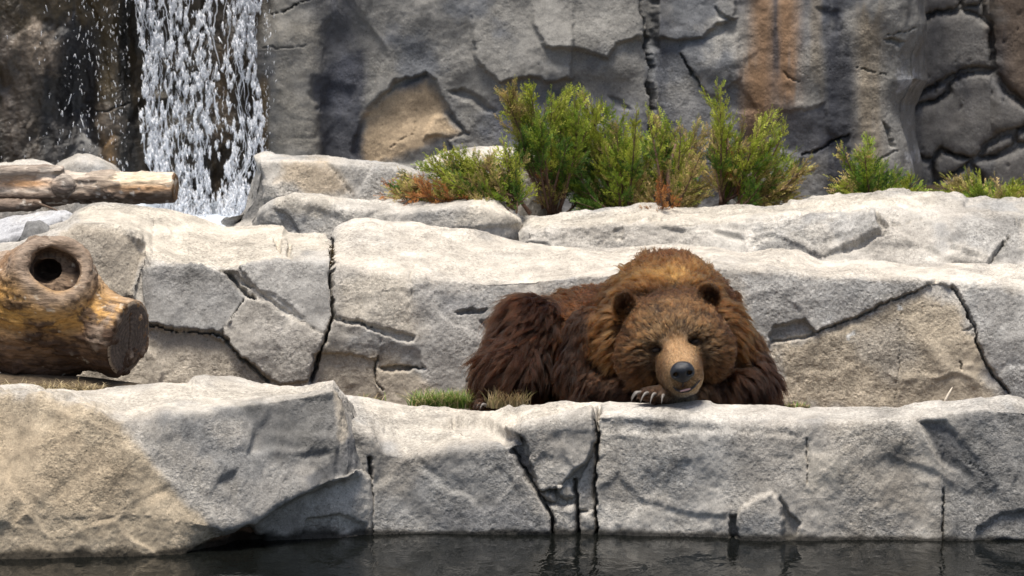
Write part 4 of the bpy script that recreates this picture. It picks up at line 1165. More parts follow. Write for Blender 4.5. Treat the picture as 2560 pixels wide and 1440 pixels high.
Lh = (Wh @ Lp) * rng.uniform(0.65, 1.15, NS) * np.where(guard, 1.35, 1.0) * (1 + 0.35 * fbm(root * 14, 2, 120))
c0 = Wh @ np.array([b_['fur']['c0'] for b_ in BODY]); c1 = Wh @ np.array([b_['fur']['c1'] for b_ in BODY])
# colour marks of the coat, with head shade painted on the nape: dark eye patches, golden crown of the hump, darker legs below
Upx, Vpx = topx(root)
def mark(cx, cy, rx, ry, col, a, front=True):
    global c0, c1
    k = np.exp(-(((Upx - cx) / rx) ** 2 + ((Vpx - cy) / ry) ** 2)) * a
    if front: k = k * (root[:, 1] < 0.12)
    c1 = c1 * (1 - k[:, None]) + np.array(col) * k[:, None]
    c0 = c0 * (1 - k[:, None]) + np.array(col) * 0.4 * k[:, None]
mark(1641, 874, 20, 9, (0.030, 0.015, 0.009), 0.85); mark(1735, 853, 17, 9, (0.030, 0.015, 0.009), 0.85)
mark(1608, 920, 50, 46, (0.12, 0.052, 0.022), 0.85); mark(1778, 915, 40, 40, (0.15, 0.066, 0.028), 0.75); mark(1668, 815, 60, 26, (0.46, 0.235, 0.095), 0.4)
mark(1640, 985, 60, 28, (0.07, 0.035, 0.02), 0.9); mark(1560, 975, 40, 40, (0.05, 0.025, 0.015), 0.8)
mark(1668, 732, 100, 17, (0.045, 0.020, 0.009), 0.9, False); mark(1690, 790, 55, 40, (0.42, 0.22, 0.095), 0.5); mark(1660, 868, 13, 22, (0.13, 0.062, 0.028), 0.5); mark(1724, 854, 11, 20, (0.13, 0.062, 0.028), 0.5)  # nape band between the ears: dark fur plus painted head shadow
mark(1664, 690, 90, 30, GT, 0.85, False); mark(1680, 640, 120, 18, (0.26, 0.10, 0.036), 0.7, False); mark(1530, 800, 30, 60, (0.34, 0.17, 0.065), 0.5, False)
mark(1702, 900, 30, 50, MT, 0.6); mark(1652, 925, 16, 34, (0.20, 0.105, 0.05), 0.7); mark(1757, 915, 14, 34, (0.20, 0.105, 0.05), 0.7); mark(1712, 988, 34, 8, (0.62, 0.48, 0.34), 0.8); mark(1706, 962, 16, 7, (0.06, 0.045, 0.04), 0.8)
st_ = root - NOSE
st_ = st_ / (np.linalg.norm(st_, axis=1)[:, None] + 1e-9)
cn = np.where((Wh @ Lp < 0.042)[:, None], fbm(st_ * 30 + root * 8, 3, 141)[:, None], fbm(root * 26, 3, 140)[:, None])
c1 = c1 * np.where((Wh @ Lp > 0.032)[:, None], 0.48, 0.64) * (1 + 0.85 * cn) * rng.uniform(0.7, 1.3, NS)[:, None]
c0 = c0 * 0.42
# clumps
NCL = 12000
cl = rng.choice(NS, NCL, replace=False)
from mathutils.kdtree import KDTree
kd = KDTree(NCL)
for i_, j_ in enumerate(cl): kd.insert(root[j_], i_)
kd.balance()
ci_ = np.array([kd.find(p)[1] for p in root])
own = cl[ci_]
# every tuft leans its own way and stands up a little differently
jt = rng.normal(0, 0.24, (NCL, 3))
tg = tg + jt[ci_] * np.clip((Lh - 0.015) / 0.035, 0.12, 1.0)[:, None] + rng.normal(0, 0.11, (NS, 3)); tg -= (tg * nn).sum(1)[:, None] * nn; tg /= np.linalg.norm(tg, axis=1)[:, None] + 1e-9
lift = np.clip(lift * (1 + rng.normal(0, 0.35, NCL)[ci_] * np.clip((Lh - 0.015) / 0.03, 0.2, 1)) + 0.05, 0.1, 0.9)
Lh = Lh * (1 + rng.normal(0, 0.20, NCL))[ci_].clip(0.6, 1.6)
tuft = rng.uniform(0.72, 1.30, NCL)[ci_]
c1 = c1 * tuft[:, None]
K = 6
t = np.linspace(0, 1, K)
def strand(idx):
    p = root[idx][:, None, :]; g = tg[idx][:, None, :]; n_ = nn[idx][:, None, :]; l = Lh[idx][:, None, None]
    lf = lift[idx][:, None, None]
    tt = t[None, :, None]
    up = lf * (tt - 0.45 * tt ** 2) * 1.2
    al = tt * np.sqrt(np.clip(1 - lf * 0.6, 0.1, 1))
    dr = np.array([0, 0, -1.0]) * 0.22 * tt ** 2
    return p + l * (g * al + n_ * up + dr)
P = strand(np.arange(NS))
Pc = strand(own)
ck = (np.where(guard, 0.25, rng.uniform(0.25, 0.88, NS))[:, None, None]) * (t ** 1.2)[None, :, None]
ck = ck * np.clip((Lh - 0.008) / 0.035, 0.15, 1)[:, None, None]
P = P * (1 - ck) + Pc * ck
wob = np.stack([fbm(root * 60 + 7 * k, 2, 160 + k) for k in range(3)], -1)
P += (wob * (Lh * 0.16)[:, None])[:, None, :] * (np.sin(t * 3.0))[None, :, None]
hc = bpy.data.hair_curves.new('fur')
hc.add_curves([K] * NS)
hc.attributes['position'].data.foreach_set('vector', (P - np.array(BEAR_LOC)).astype(np.float32).ravel())
ra = hc.attributes.get('radius') or hc.attributes.new('radius', 'FLOAT', 'POINT')
rb = np.clip(Lh * 0.022, 0.0004, 0.00095)[:, None] * np.array([1.0, 1.0, 0.95, 0.8, 0.5, 0.12])[None, :]
ra.data.foreach_set('value', rb.astype(np.float32).ravel())
ca = hc.attributes.new('Col', 'FLOAT_COLOR', 'POINT')
tt = (np.clip(t * 1.25, 0, 1) ** 1.1)[None, :, None]
cc = np.ones((NS, K, 4), np.float32)
cc[..., :3] = np.clip(c0[:, None] * (1 - tt) + c1[:, None] * tt, 0.003, 0.85)
ca.data.foreach_set('color', cc.ravel())
m = bpy.data.materials.new('bear_fur'); m.use_nodes = True
nt = m.node_tree; nt.nodes.clear()
o_ = nt.nodes.new('ShaderNodeOutputMaterial')
h_ = nt.nodes.new('ShaderNodeBsdfHairPrincipled'); h_.parametrization = 'COLOR'
h_.inputs['IOR'].default_value = 1.22; h_.inputs['Roughness'].default_value = 0.38; h_.inputs['Radial Roughness'].default_value = 0.45
a_ = nt.nodes.new('ShaderNodeAttribute'); a_.attribute_name = 'Col'
nt.links.new(a_.outputs['Color'], h_.inputs['Color']); nt.links.new(h_.outputs[0], o_.inputs[0])
hc.materials.append(m)
fur = bpy.data.objects.new('fur', hc); COL.objects.link(fur); fur.parent = bear

# ---- nose, eyes, mouth, claws
M_NOSE = mat_plain('nose_leather', (0.013, 0.014, 0.018), 0.34, 0.5, bump=0.5, bscale=260, var=0.3)
def near_front(px, py, back=0.0):
    p = cast(bear_sd, px, py)
    return p + np.array([0, back, 0])
nc = near_front(1706, 930) + np.array([0, 0.004, 0.0])
Rn = rotY(-8)
def nose_sd(p):
    q = (p - nc) @ Rn
    d = sd_ell(q, V3(0, 0.006, 0.006), V3(0.045, 0.035, 0.034))
    d = smin(d, sd_ell(q, V3(0, 0.010, -0.018), V3(0.033, 0.028, 0.028)), 0.012)
    d = smin(d, sd_ell(q, V3(0.027, 0.004, -0.006), V3(0.020, 0.024, 0.020)), 0.010)
    d = smin(d, sd_ell(q, V3(-0.027, 0.004, -0.006), V3(0.020, 0.024, 0.020)), 0.010)
    for s_ in (-1, 1):
        d = smax(d, -sd_cone(q, V3(s_ * 0.020, -0.040, -0.006), V3(s_ * 0.030, 0.0, -0.004), 0.011, 0.008), 0.006)
        d = smax(d, -sd_cone(q, V3(s_ * 0.030, -0.036, -0.010), V3(s_ * 0.050, 0.0, -0.006), 0.005, 0.004), 0.005)
    d = smax(d, -sd_cone(q, V3(0, -0.042, -0.012), V3(0, -0.020, -0.060), 0.0035, 0.0035), 0.006)
    return d
vv, ff = surface(nose_sd, nc - 0.075, nc + 0.075, 0.0028)
nose = mesh('nose', vv, ff, M_NOSE, bear)
nose['label'] = 'dark grey leathery nose with two nostrils'
M_LID = mat_plain('eyelid_skin', (0.010, 0.007, 0.006), 0.85, 0.1)
for (x, y, rt) in ((1641, 874, -10), (1735, 853, -14)):
    c = near_front(x, y, -0.008)
    R = rotY(rt)
    fn = lambda p: smin(sd_ell((p - c) @ R, V3(0, 0, 0), V3(0.019, 0.012, 0.0075)), sd_ell((p - c) @ R, V3(0, -0.003, -0.005), V3(0.016, 0.010, 0.003)), 0.003)
    vv, ff = surface(fn, c - 0.035, c + 0.035, 0.0022)
    mesh('eyelid', vv, ff, M_LID, bear)
# mouth: dark lip line with a slip of pink tongue
M_LIP = mat_plain('lip_skin', (0.020, 0.014, 0.014), 0.4, 0.5)
M_TONGUE = mat_plain('tongue_skin', (0.50, 0.29, 0.27), 0.4, 0.4, bump=0.4, bscale=200)
mp_ = [near_front(x, y, -0.004) for x, y in ((1682, 966), (1692, 975), (1706, 979), (1722, 976), (1737, 965), (1750, 950))]
vv, ff = tube(np.array(mp_), np.array([0.002, 0.0045, 0.0058, 0.0055, 0.004, 0.002]), 10)
mesh('lip', vv, ff, M_LIP, bear)
c = near_front(1713, 974, -0.011)
fn = lambda p: sd_ell((p - c) @ rotY(-14), V3(0, 0, 0), V3(0.023, 0.007, 0.0042))
vv, ff = surface(fn, c - 0.04, c + 0.04, 0.0022)
mesh('tongue', vv, ff, M_TONGUE, bear)
c = near_front(1706, 952, -0.001)
vv, ff = tube(np.array([near_front(1707, y, -0.002) for y in (945, 952, 960, 968)]), [0.004, 0.0035, 0.003, 0.002], 8)
mesh('lip_cleft', vv, ff, M_LIP, bear)
M_CLAW = mat_plain('claw_horn', (0.15, 0.135, 0.12), 0.45, 0.35, bump=0.4, bscale=120, var=0.35)
def claw(px, py, Y, ln, drop, yaw):
    p0 = bp_(px, py, Y)
    s_ = np.linspace(0, 1, 9)
    d = np.stack([-math.cos(yaw) * ln * s_, -math.sin(yaw) * ln * s_, 0.012 * np.sin(s_ * 2.2) - drop * s_ ** 2.2], -1)
    vv, ff = tube(p0 + d, np.interp(s_, [0, 0.5, 1], [0.0078, 0.0058, 0.0010]), 10)
    mesh('claw', vv, ff, M_CLAW, bear)
for (x, y, Y, ln, dr, yw_) in ((1606, 983, -0.205, 0.050, 0.040, 0.45), (1624, 984, -0.228, 0.052, 0.042, 0.75), (1640, 986, -0.245, 0.050, 0.043, 1.05), (1660, 990, -0.250, 0.040, 0.034, 1.3), (1600, 984, -0.175, 0.036, 0.03, 0.2)):
    claw(x, y, Y, ln, dr, yw_)
for (x, y, Y) in ((1205, 1012, 0.25), (1199, 1014, 0.27), (1214, 1014, 0.24)):
    claw(x, y, Y, 0.030, 0.022, 0.7)
# ------------------------------------------------------------------ logs
def axial(p, a, d):
    s = (p - a) @ d
    return s, p - a - s[..., None] * d
def log_colors(v, a, d, seed):
    s, q = axial(v, a, d)
    r = np.linalg.norm(q, axis=1)
    g = np.concatenate([(s * 5)[:, None], q[:, 1:] * 38], 1)
    return fbm(g, 5, seed, 0.6), fbm(v * 9, 4, seed + 5, 0.6), s, q, r
def cut_disc(c, d, rad, parent, cols, seed, crackdir=(0.15, 1.0), oval=None):
    d = d / np.linalg.norm(d)
    x = np.cross(d, [0, 0, 1.0]); x /= np.linalg.norm(x); y = np.cross(x, d)
    nr_, na = 30, 72
    rr = np.linspace(0.0, 1.0, nr_)[:, None]; aa = np.linspace(0, 2 * np.pi, na, endpoint=False)[None]
    wob = 1 + 0.045 * fbm(np.stack([np.cos(aa[0]) * 1.5, np.sin(aa[0]) * 1.5, 0 * aa[0]], -1) + seed, 3, seed)
    X = (rr * np.cos(aa) * rad * wob).ravel(); Z = (rr * np.sin(aa) * rad * wob).ravel()
    cr = np.abs(X * crackdir[1] - Z * crackdir[0] + 0.004 * np.sin(Z * 60)) * (1 + 0 * X)
    k = (1 - sstep(0.0, 0.006, cr)) * (1 - sstep(0.5, 0.8, np.abs(Z) / rad))
    dep = -0.02 * k - 0.006 * sstep(0.9, 1.0, np.repeat(rr.ravel(), na)) + 0.002 * fbm(np.stack([X * 60, Z * 60, 0 * X], -1), 3, seed + 1)
    v = c + X[:, None] * x + Z[:, None] * y + dep[:, None] * d
    i, j = np.meshgrid(np.arange(nr_ - 1), np.arange(na), indexing='ij'); i = i.ravel(); j = j.ravel(); j2 = (j + 1) % na
    f = np.stack([i * na + j, (i + 1) * na + j, (i + 1) * na + j2, i * na + j2], -1)
    R = np.hypot(X, Z) / rad
    ring = np.sin(R * 46 + 5 * fbm(np.stack([X * 9, Z * 9, 0 * X], -1), 3, seed + 3))
    n2 = fbm(np.stack([X * 22, Z * 22, 0 * X], -1), 4, seed + 4, 0.6)
    col = np.array(cols[0]) * (1 + 0.22 * ring + 0.45 * n2)[:, None]
    e = sstep(0.88, 0.97, R)[:, None]
    col = col * (1 - e) + np.array(cols[1]) * e
    return mesh('cut_face', v, f, M_WOOD, parent, np.clip(col, 0.01, 0.8))
def mat_wood():
    m, nt, b = newmat('weathered_wood')
    L = nt.links.new
    a = N(nt, 'ShaderNodeAttribute', attribute_name='Col'); tc = nt.nodes.new('ShaderNodeTexCoord')
    mp = nt.nodes.new('ShaderNodeMapping'); mp.inputs['Scale'].default_value = (0.22, 1, 1); L(tc.outputs['Object'], mp.inputs[0])
    n1 = N(nt, 'ShaderNodeTexNoise', Scale=110.0, Detail=5.0, Roughness=0.65); L(mp.outputs[0], n1.inputs['Vector'])
    r1 = N(nt, 'ShaderNodeMapRange'); L(n1.outputs[0], r1.inputs[0]); r1.inputs[1].default_value = 0.3; r1.inputs[2].default_value = 0.7; r1.inputs[3].default_value = 0.55; r1.inputs[4].default_value = 1.35
    vm = N(nt, 'ShaderNodeVectorMath', operation='SCALE'); L(a.outputs['Color'], vm.inputs[0]); L(r1.outputs[0], vm.inputs['Scale']); L(vm.outputs[0], b.inputs['Base Color'])
    bp = N(nt, 'ShaderNodeBump', Strength=0.9, Distance=0.006); L(n1.outputs[0], bp.inputs['Height']); L(bp.outputs[0], b.inputs['Normal'])
    b.inputs['Roughness'].default_value = 0.72; b.inputs['Specular IOR Level'].default_value = 0.3
    return m
M_WOOD = mat_wood()

# thick hollow-knotted log on the left
LE = at(322, 845, 0.42).reshape(3)
LD = V3(0.872, -0.465, -0.150); LD /= np.linalg.norm(LD)
LA = LE - LD * 1.25
KC = at(138, 672, 0.36).reshape(3)                     # centre of the knot's mouth
KD = V3(0.20, -0.86, 0.47); KD /= np.linalg.norm(KD)
KX = np.cross(KD, [0, 0, 1.0]); KX /= np.linalg.norm(KX); KY = np.cross(KX, KD)
def log_sd(p):
    s, q = axial(p, LE, LD)
    rad = 0.155 + 0.022 * sstep(-0.25, -0.8, s)
    d = np.linalg.norm(q, axis=-1) - rad
    e = p - KC
    st = sd_cone(p, KC - KD * 0.30 - V3(0.03, 0, 0.07), KC + KD * 0.02, S(185), S(92))
    d = smin(d, smax(st, e @ KD + 0.012, 0.03), 0.09)
    # swollen lip round the hole
    e = p - KC
    ax_, b1, b2 = e @ KD, e @ KX, e @ KY
    R = np.hypot(b1 / 1.08, b2 / 0.98)
    d = smin(d, np.hypot(R - S(76) - 0.012 * np.sin(3 * np.arctan2(b2, b1) + 1.0), (ax_ + 0.034) * 0.6) - S(15), 0.05)
    d = smax(d, -(np.maximum(np.hypot(b1 / 1.05, (b2) / 0.95) - S(59) - 0.007 * np.sin(2 * np.arctan2(b2, b1)), np.abs(ax_) - 0.066)), 0.006)
    d = smax(d, -sd_ell(p, KC - KD * 0.08 + KX * S(15) + KY * S(12), V3(S(34), 0.14, S(28))), 0.012)
    return smax(d, s, 0.008)
v, f = surface(log_sd, (LA[0], LE[1] - 0.32, LE[2] - 0.22), (LE[0] + 0.14, LA[1] + 0.25, LE[2] + 0.48), 0.0068)
v = relax(v, f, 1)
n1_, n2_, s_, q_, r_ = log_colors(v, LE, LD, 201)
tri = np.concatenate([f[:, [0, 1, 2]], f[:, [0, 2, 3]]])
fn_ = np.cross(v[tri[:, 1]] - v[tri[:, 0]], v[tri[:, 2]] - v[tri[:, 0]])
vn = np.zeros_like(v); np.add.at(vn, tri.ravel(), np.repeat(fn_, 3, axis=0)); vn /= np.linalg.norm(vn, axis=1)[:, None] + 1e-12
LU, LV = topx(v)
e_ = v - KC
kr = np.hypot(e_ @ KX, e_ @ KY) / S(1.0); ka = e_ @ KD
GREYW = np.array([0.30, 0.225, 0.165]); AMB = np.array([0.50, 0.27, 0.07]); DKW = np.array([0.055, 0.030, 0.018]); BRW = np.array([0.17, 0.10, 0.058])
def mixc(c, col, k): return c * (1 - k[:, None]) + np.asarray(col) * k[:, None]
col = np.zeros((len(v), 3)) + np.array([0.24, 0.145, 0.08])
col = mixc(col, GREYW, sstep(-0.2, 0.25, n2_ + 0.8 * vn[:, 2] - 0.35))
amb = np.exp(-(((LU - 110) / 190) ** 2 + ((LV - 770) / 75) ** 2)) * 1.4
col = mixc(col, AMB, np.clip(amb + 0.5 * n2_, 0, 1) * (amb > 0.05) * np.clip(amb * 2, 0, 1))
col = mixc(col, BRW, sstep(790, 850, LV + 60 * n2_ - 0.05 * LU) * 0.85)  # brown lower side: mostly painted shade, partly weathered stain
col = mixc(col, DKW, sstep(0.0, 0.30, n1_ * 0.7 + 0.15 * sstep(800, 900, LV) + 0.55 * n2_) * sstep(690, 780, LV) * (LU < 335) * 0.9)
col = mixc(col, DKW, sstep(860, 920, LV + 50 * n2_) * 0.75)  # darkest along the bottom: shade put into the wood colour, plus stain
col = mixc(col, GREYW * 0.85, np.exp(-((kr - 82) / 34) ** 2) * (ka > -0.09) * 0.9)
col = mixc(col, DKW * 1.3, sstep(0.0, 0.4, n1_ + n2_) * np.exp(-((kr - 82) / 40) ** 2) * (ka > -0.09) * 0.45)
ang_ = np.arctan2(e_ @ KY, e_ @ KX)
chk = sstep(0.55, 0.95, np.sin(ang_ * 19 + 2.0 * n2_)) * (kr > 18)
inn = ((kr < 63) & (ka < -0.020) & (ka > -0.4)).astype(float)
col = mixc(col, np.array([0.17, 0.115, 0.075]), inn * 0.95)
col = mixc(col, DKW, inn * chk * 0.7)
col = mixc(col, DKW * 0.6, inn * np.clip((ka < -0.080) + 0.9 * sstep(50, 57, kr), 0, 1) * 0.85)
col = mixc(col, GREYW * 1.1, sstep(0.25, 0.5, n2_) * sstep(-0.12, -0.02, s_) * 0.8)
fleck = sstep(0.45, 0.55, fbm(v * 45, 3, 207)) * sstep(0.1, 0.4, fbm(v * 7, 2, 208))
col = mixc(col, np.array([0.55, 0.48, 0.38]), fleck * 0.6)
crk = (1 - sstep(0.0, 0.10, np.abs(n1_))) * sstep(-0.1, 0.3, n2_)
col = mixc(col, DKW, crk * 0.7)
v = v + vn * (0.016 * n1_ + 0.016 * n2_ * sstep(-0.25, 0.3, n2_) - 0.008 * crk)[:, None] * np.where(ka < -0.06, 1.0, 0.55)[:, None] + vn * (0.014 * fbm(v * 4.5, 3, 231))[:, None]
blog = mesh('log', v, f, M_WOOD, None, np.clip(col, 0.008, 0.8), origin=(LE[0] - 0.5, LE[1] + 0.25, LE[2] - 0.17))
tag(blog, 'thick bleached log with a round hollow knot and a dark sawn end', 'log')
cut_disc(LE + LD * 0.004, LD, 0.152, blog, ((0.115, 0.088, 0.070), (0.34, 0.26, 0.18)), 221)

# thin log by the waterfall
TE = at(438, 468, 2.35).reshape(3)
TD = V3(0.985, -0.15, 0.02); TD /= np.linalg.norm(TD)
TK = at(158, 466, 2.27).reshape(3)
def thin_sd(p):
    s, q = axial(p, TE, TD)
    rad = 0.066 + 0.020 * sstep(-0.40, -0.62, s) + 0.012 * sstep(-0.7, -1.1, s)
    d = np.linalg.norm(q, axis=-1) - rad
    d = smin(d, sd_ell(p, TK + V3(0, 0.015, 0), V3(0.050, 0.036, 0.052)), 0.05)
    d = smin(d, sd_cone(p, at(150, 425, 2.38).reshape(3), at(-200, 440, 2.40).reshape(3), 0.016, 0.030), 0.02)
    d = smin(d, sd_cone(p, at(95, 510, 2.33).reshape(3), at(-200, 520, 2.36).reshape(3), 0.018, 0.030), 0.02)
    return smax(d, s, 0.006)
v, f = surface(thin_sd, (TE[0] - 1.45, TE[1] - 0.16, TE[2] - 0.16), (TE[0] + 0.05, TE[1] + 0.36, TE[2] + 0.19), 0.0065)
v = relax(v, f, 1)
n1_, n2_, s_, q_, r_ = log_colors(v, TE, TD, 241)
tri = np.concatenate([f[:, [0, 1, 2]], f[:, [0, 2, 3]]])
fn_ = np.cross(v[tri[:, 1]] - v[tri[:, 0]], v[tri[:, 2]] - v[tri[:, 0]])
vn = np.zeros_like(v); np.add.at(vn, tri.ravel(), np.repeat(fn_, 3, axis=0)); vn /= np.linalg.norm(vn, axis=1)[:, None] + 1e-12
LU, LV = topx(v)
col = np.zeros((len(v), 3)) + np.array([0.50, 0.43, 0.36])
col = mixc(col, np.array([0.62, 0.50, 0.34]), np.exp(-(((LU - 350) / 110) ** 2 + ((LV - 450) / 22) ** 2)) * 0.9)
col = mixc(col, np.array([0.55, 0.27, 0.09]), np.clip(np.exp(-(((LU - 360) / 120) ** 2 + ((LV - 472) / 12) ** 2)) + np.exp(-(((LU - 60) / 70) ** 2 + ((LV - 458) / 12) ** 2)) * 1.2, 0, 1) * 0.75)
col = mixc(col, np.array([0.085, 0.045, 0.024]), sstep(468, 492, LV + 26 * n1_ + 14 * n2_) * 0.85)  # dark brown underside: mostly shade painted into the wood, some weathering
col = mixc(col, np.array([0.05, 0.03, 0.02]), sstep(0.10, 0.35, n1_ + 0.3 * n2_) * 0.75 * sstep(400, 250, LU + 200 * n2_))
col = mixc(col, np.array([0.10, 0.085, 0.075]), np.exp(-(((LU - 158) / 30) ** 2 + ((LV - 466) / 30) ** 2) ** 2) * 0.85)
fleck = sstep(0.3, 0.45, fbm(v * np.array([40, 60, 90]), 3, 247))
col = mixc(col, np.array([0.66, 0.60, 0.52]), fleck * 0.7 * sstep(-0.2, 0.2, n2_ + 0.1))
bk = sstep(-0.02, 0.10, fbm(v * np.array([9, 26, 26]), 4, 249, 0.6)) * sstep(430, 300, LU)
col = mixc(col, np.array([0.20, 0.15, 0.115]), bk * 0.6)
v = v + vn * (0.010 * n1_ + 0.008 * n2_ + 0.007 * bk)[:, None]
tlog = mesh('log', v, f, M_WOOD, None, np.clip(col, 0.008, 0.8), origin=(TE[0] - 0.6, TE[1] + 0.05, TE[2] - 0.09))
tag(tlog, 'thin pale log with peeling bark jutting out in front of the waterfall', 'log')
cut_disc(TE + TD * 0.003, TD, 0.064, tlog, ((0.22, 0.12, 0.05), (0.12, 0.07, 0.04)), 251)
M_TWIG = mat_plain('twig_bark', (0.10, 0.07, 0.05), 0.9, 0.2, bump=0.5, bscale=150, var=0.4)
M_DRY = mat_plain('dry_stem', (0.52, 0.45, 0.36), 0.8, 0.2, bump=0.3, bscale=200, var=0.25)
vv, ff = tube(np.stack([at(x, y, Y).reshape(3) for x, y, Y in ((85, 505, 2.22), (110, 514, 2.18), (138, 524, 2.12), (163, 540, 2.04))]), [0.007, 0.006, 0.004, 0.002], 8)
tag(mesh('twig', vv, ff, M_TWIG, origin=vv.min(0)), 'thin dark twig poking out from under the thin log', 'twig')
vv, ff = tube(np.stack([at(x, y, Y).reshape(3) for x, y, Y in ((2358, 1012, 0.20), (2364, 1000, 0.20), (2372, 984, 0.21), (2381, 968, 0.23))]), [0.0045, 0.0055, 0.005, 0.002], 8)
tag(mesh('stick', vv, ff, M_DRY, origin=vv.min(0)), 'short bleached stick standing up behind the rock ledge', 'stick')
vv, ff = tube(np.stack([at(x, y, Y).reshape(3) for x, y, Y in ((2395, 1144, -0.46), (2430, 1160, -0.462), (2476, 1188, -0.462))]), [0.0012, 0.0018, 0.001], 6)

# ------------------------------------------------------------------ blades: grass and straw
def blades(name, label, spots, n, mat, hgt, spread, cols, seed, wd=0.0022, lean=0.5, cat='grass', group=None, tangle=0.0):
    r = np.random.default_rng(seed)
    V, F, Cc = [], [], []
    K_ = 5
    for k in range(n):
        p0 = np.array(spots[r.integers(len(spots))]) + np.array([r.normal(0, spread), r.normal(0, spread * 0.6), 0])
        h = hgt * r.uniform(0.45, 1.15)
        a = r.uniform(0, 2 * np.pi); ln = lean * r.uniform(0.2, 1.3)
        t_ = np.linspace(0, 1, K_)[:, None]
        dr = np.array([math.cos(a), math.sin(a), 0])
        p = p0 + h * (t_ * np.array([0, 0, 1.0]) * (1 - tangle * 0.75) + ln * t_ ** 1.7 * dr - 0.35 * ln * t_ ** 2.4 * np.array([0, 0, 1.0]))
        if tangle: p = p + 0.25 * h * tangle * np.sin(t_ * 4 + r.uniform(0, 6)) * np.array([r.normal(), r.normal(), 0.4 * r.normal()])
        sd_ = np.cross(dr, [0, 0, 1.0]) if r.random() < 0.5 else np.array([1.0, 0, 0])
        w_ = wd * r.uniform(0.7, 1.3) * (1 - t_ ** 1.5 * 0.92)
        b0 = len(V) * 2 * K_
        V.append(np.stack([p - sd_ * w_, p + sd_ * w_], 1).reshape(-1, 3))
        for i in range(K_ - 1): F.append([b0 + 2 * i, b0 + 2 * i + 1, b0 + 2 * i + 3, b0 + 2 * i + 2])
        c = np.array(cols[r.integers(len(cols))]) * r.uniform(0.7, 1.3)
        Cc.append(np.repeat(c[None], 2 * K_, 0) * np.repeat(np.linspace(0.75, 1.15, K_), 2)[:, None])
    V = np.concatenate(V)
    o = mesh(name, V, np.array(F), mat, None, np.clip(np.concatenate(Cc), 0.01, 0.8), origin=np.mean(spots, axis=0))
    return tag(o, label, cat, group)
def mat_leaf(name, tr=0.35):
    m, nt, b = newmat(name)
    a = N(nt, 'ShaderNodeAttribute', attribute_name='Col')
    nt.links.new(a.outputs['Color'], b.inputs['Base Color'])
    b.inputs['Roughness'].default_value = 0.6; b.inputs['Specular IOR Level'].default_value = 0.25
    tl = nt.nodes.new('ShaderNodeBsdfTranslucent'); nt.links.new(a.outputs['Color'], tl.inputs[0])
    mx = nt.nodes.new('ShaderNodeMixShader'); mx.inputs[0].default_value = tr
    out = nt.nodes['Material Output']
    nt.links.new(b.outputs[0], mx.inputs[1]); nt.links.new(tl.outputs[0], mx.inputs[2]); nt.links.new(mx.outputs[0], out.inputs[0])
    return m
M_LEAF = mat_leaf('juniper_leaf', 0.30)
M_GRASS = mat_leaf('grass_blade', 0.30)
GR = [(0.14, 0.24, 0.045), (0.20, 0.28, 0.06), (0.34, 0.30, 0.13), (0.45, 0.37, 0.20), (0.10, 0.18, 0.03)]
DRYG = [(0.45, 0.36, 0.20), (0.38, 0.29, 0.16), (0.52, 0.43, 0.27), (0.25, 0.20, 0.11)]
g_at = lambda x, y, Y: list(at(x, y, Y).reshape(3))
blades('grass_tuft', 'short green and straw coloured grass tuft beside the bear\'s hind foot', [g_at(x, 1020, 0.33) for x in range(1045, 1180, 9)], 900, M_GRASS, 0.085, 0.018, GR, 301, lean=0.9)
blades('grass_tuft', 'dry wispy tan grass tuft in front of the bear\'s hind leg', [g_at(x, 1020, 0.24) for x in range(1225, 1310, 9)], 300, M_GRASS, 0.085, 0.014, DRYG + [(0.30, 0.27, 0.12)], 302, lean=0.6)
blades('grass_tuft', 'tiny dry grass tuft at the bear\'s elbow', [g_at(x, 1022, 0.18) for x in range(1958, 2016, 9)], 150, M_GRASS, 0.032, 0.010, DRYG + GR[:2], 303, lean=0.9)
blades('grass_tuft', 'sparse thin grass at the foot of the terrace by the big boulder', [g_at(x, 1010, 0.6) for x in range(880, 960, 10)], 60, M_GRASS, 0.05, 0.02, DRYG + GR[:2], 304, lean=1.2)
blades('dry_straw', 'tangled dry straw in the dark under the thick log', [g_at(x, 978, 0.26) for x in range(-40, 235, 10)], 620, M_GRASS, 0.12, 0.03, DRYG, 305, wd=0.0018, lean=1.2, cat='straw', tangle=0.7)
blades('grass_tuft', 'dark little moss plant growing in the long vertical crack of the terrace', [g_at(829, y, 1.28) for y in range(620, 700, 8)], 90, M_GRASS, 0.028, 0.006, [(0.12, 0.08, 0.03), (0.07, 0.05, 0.02)], 306, lean=1.2, cat='moss')

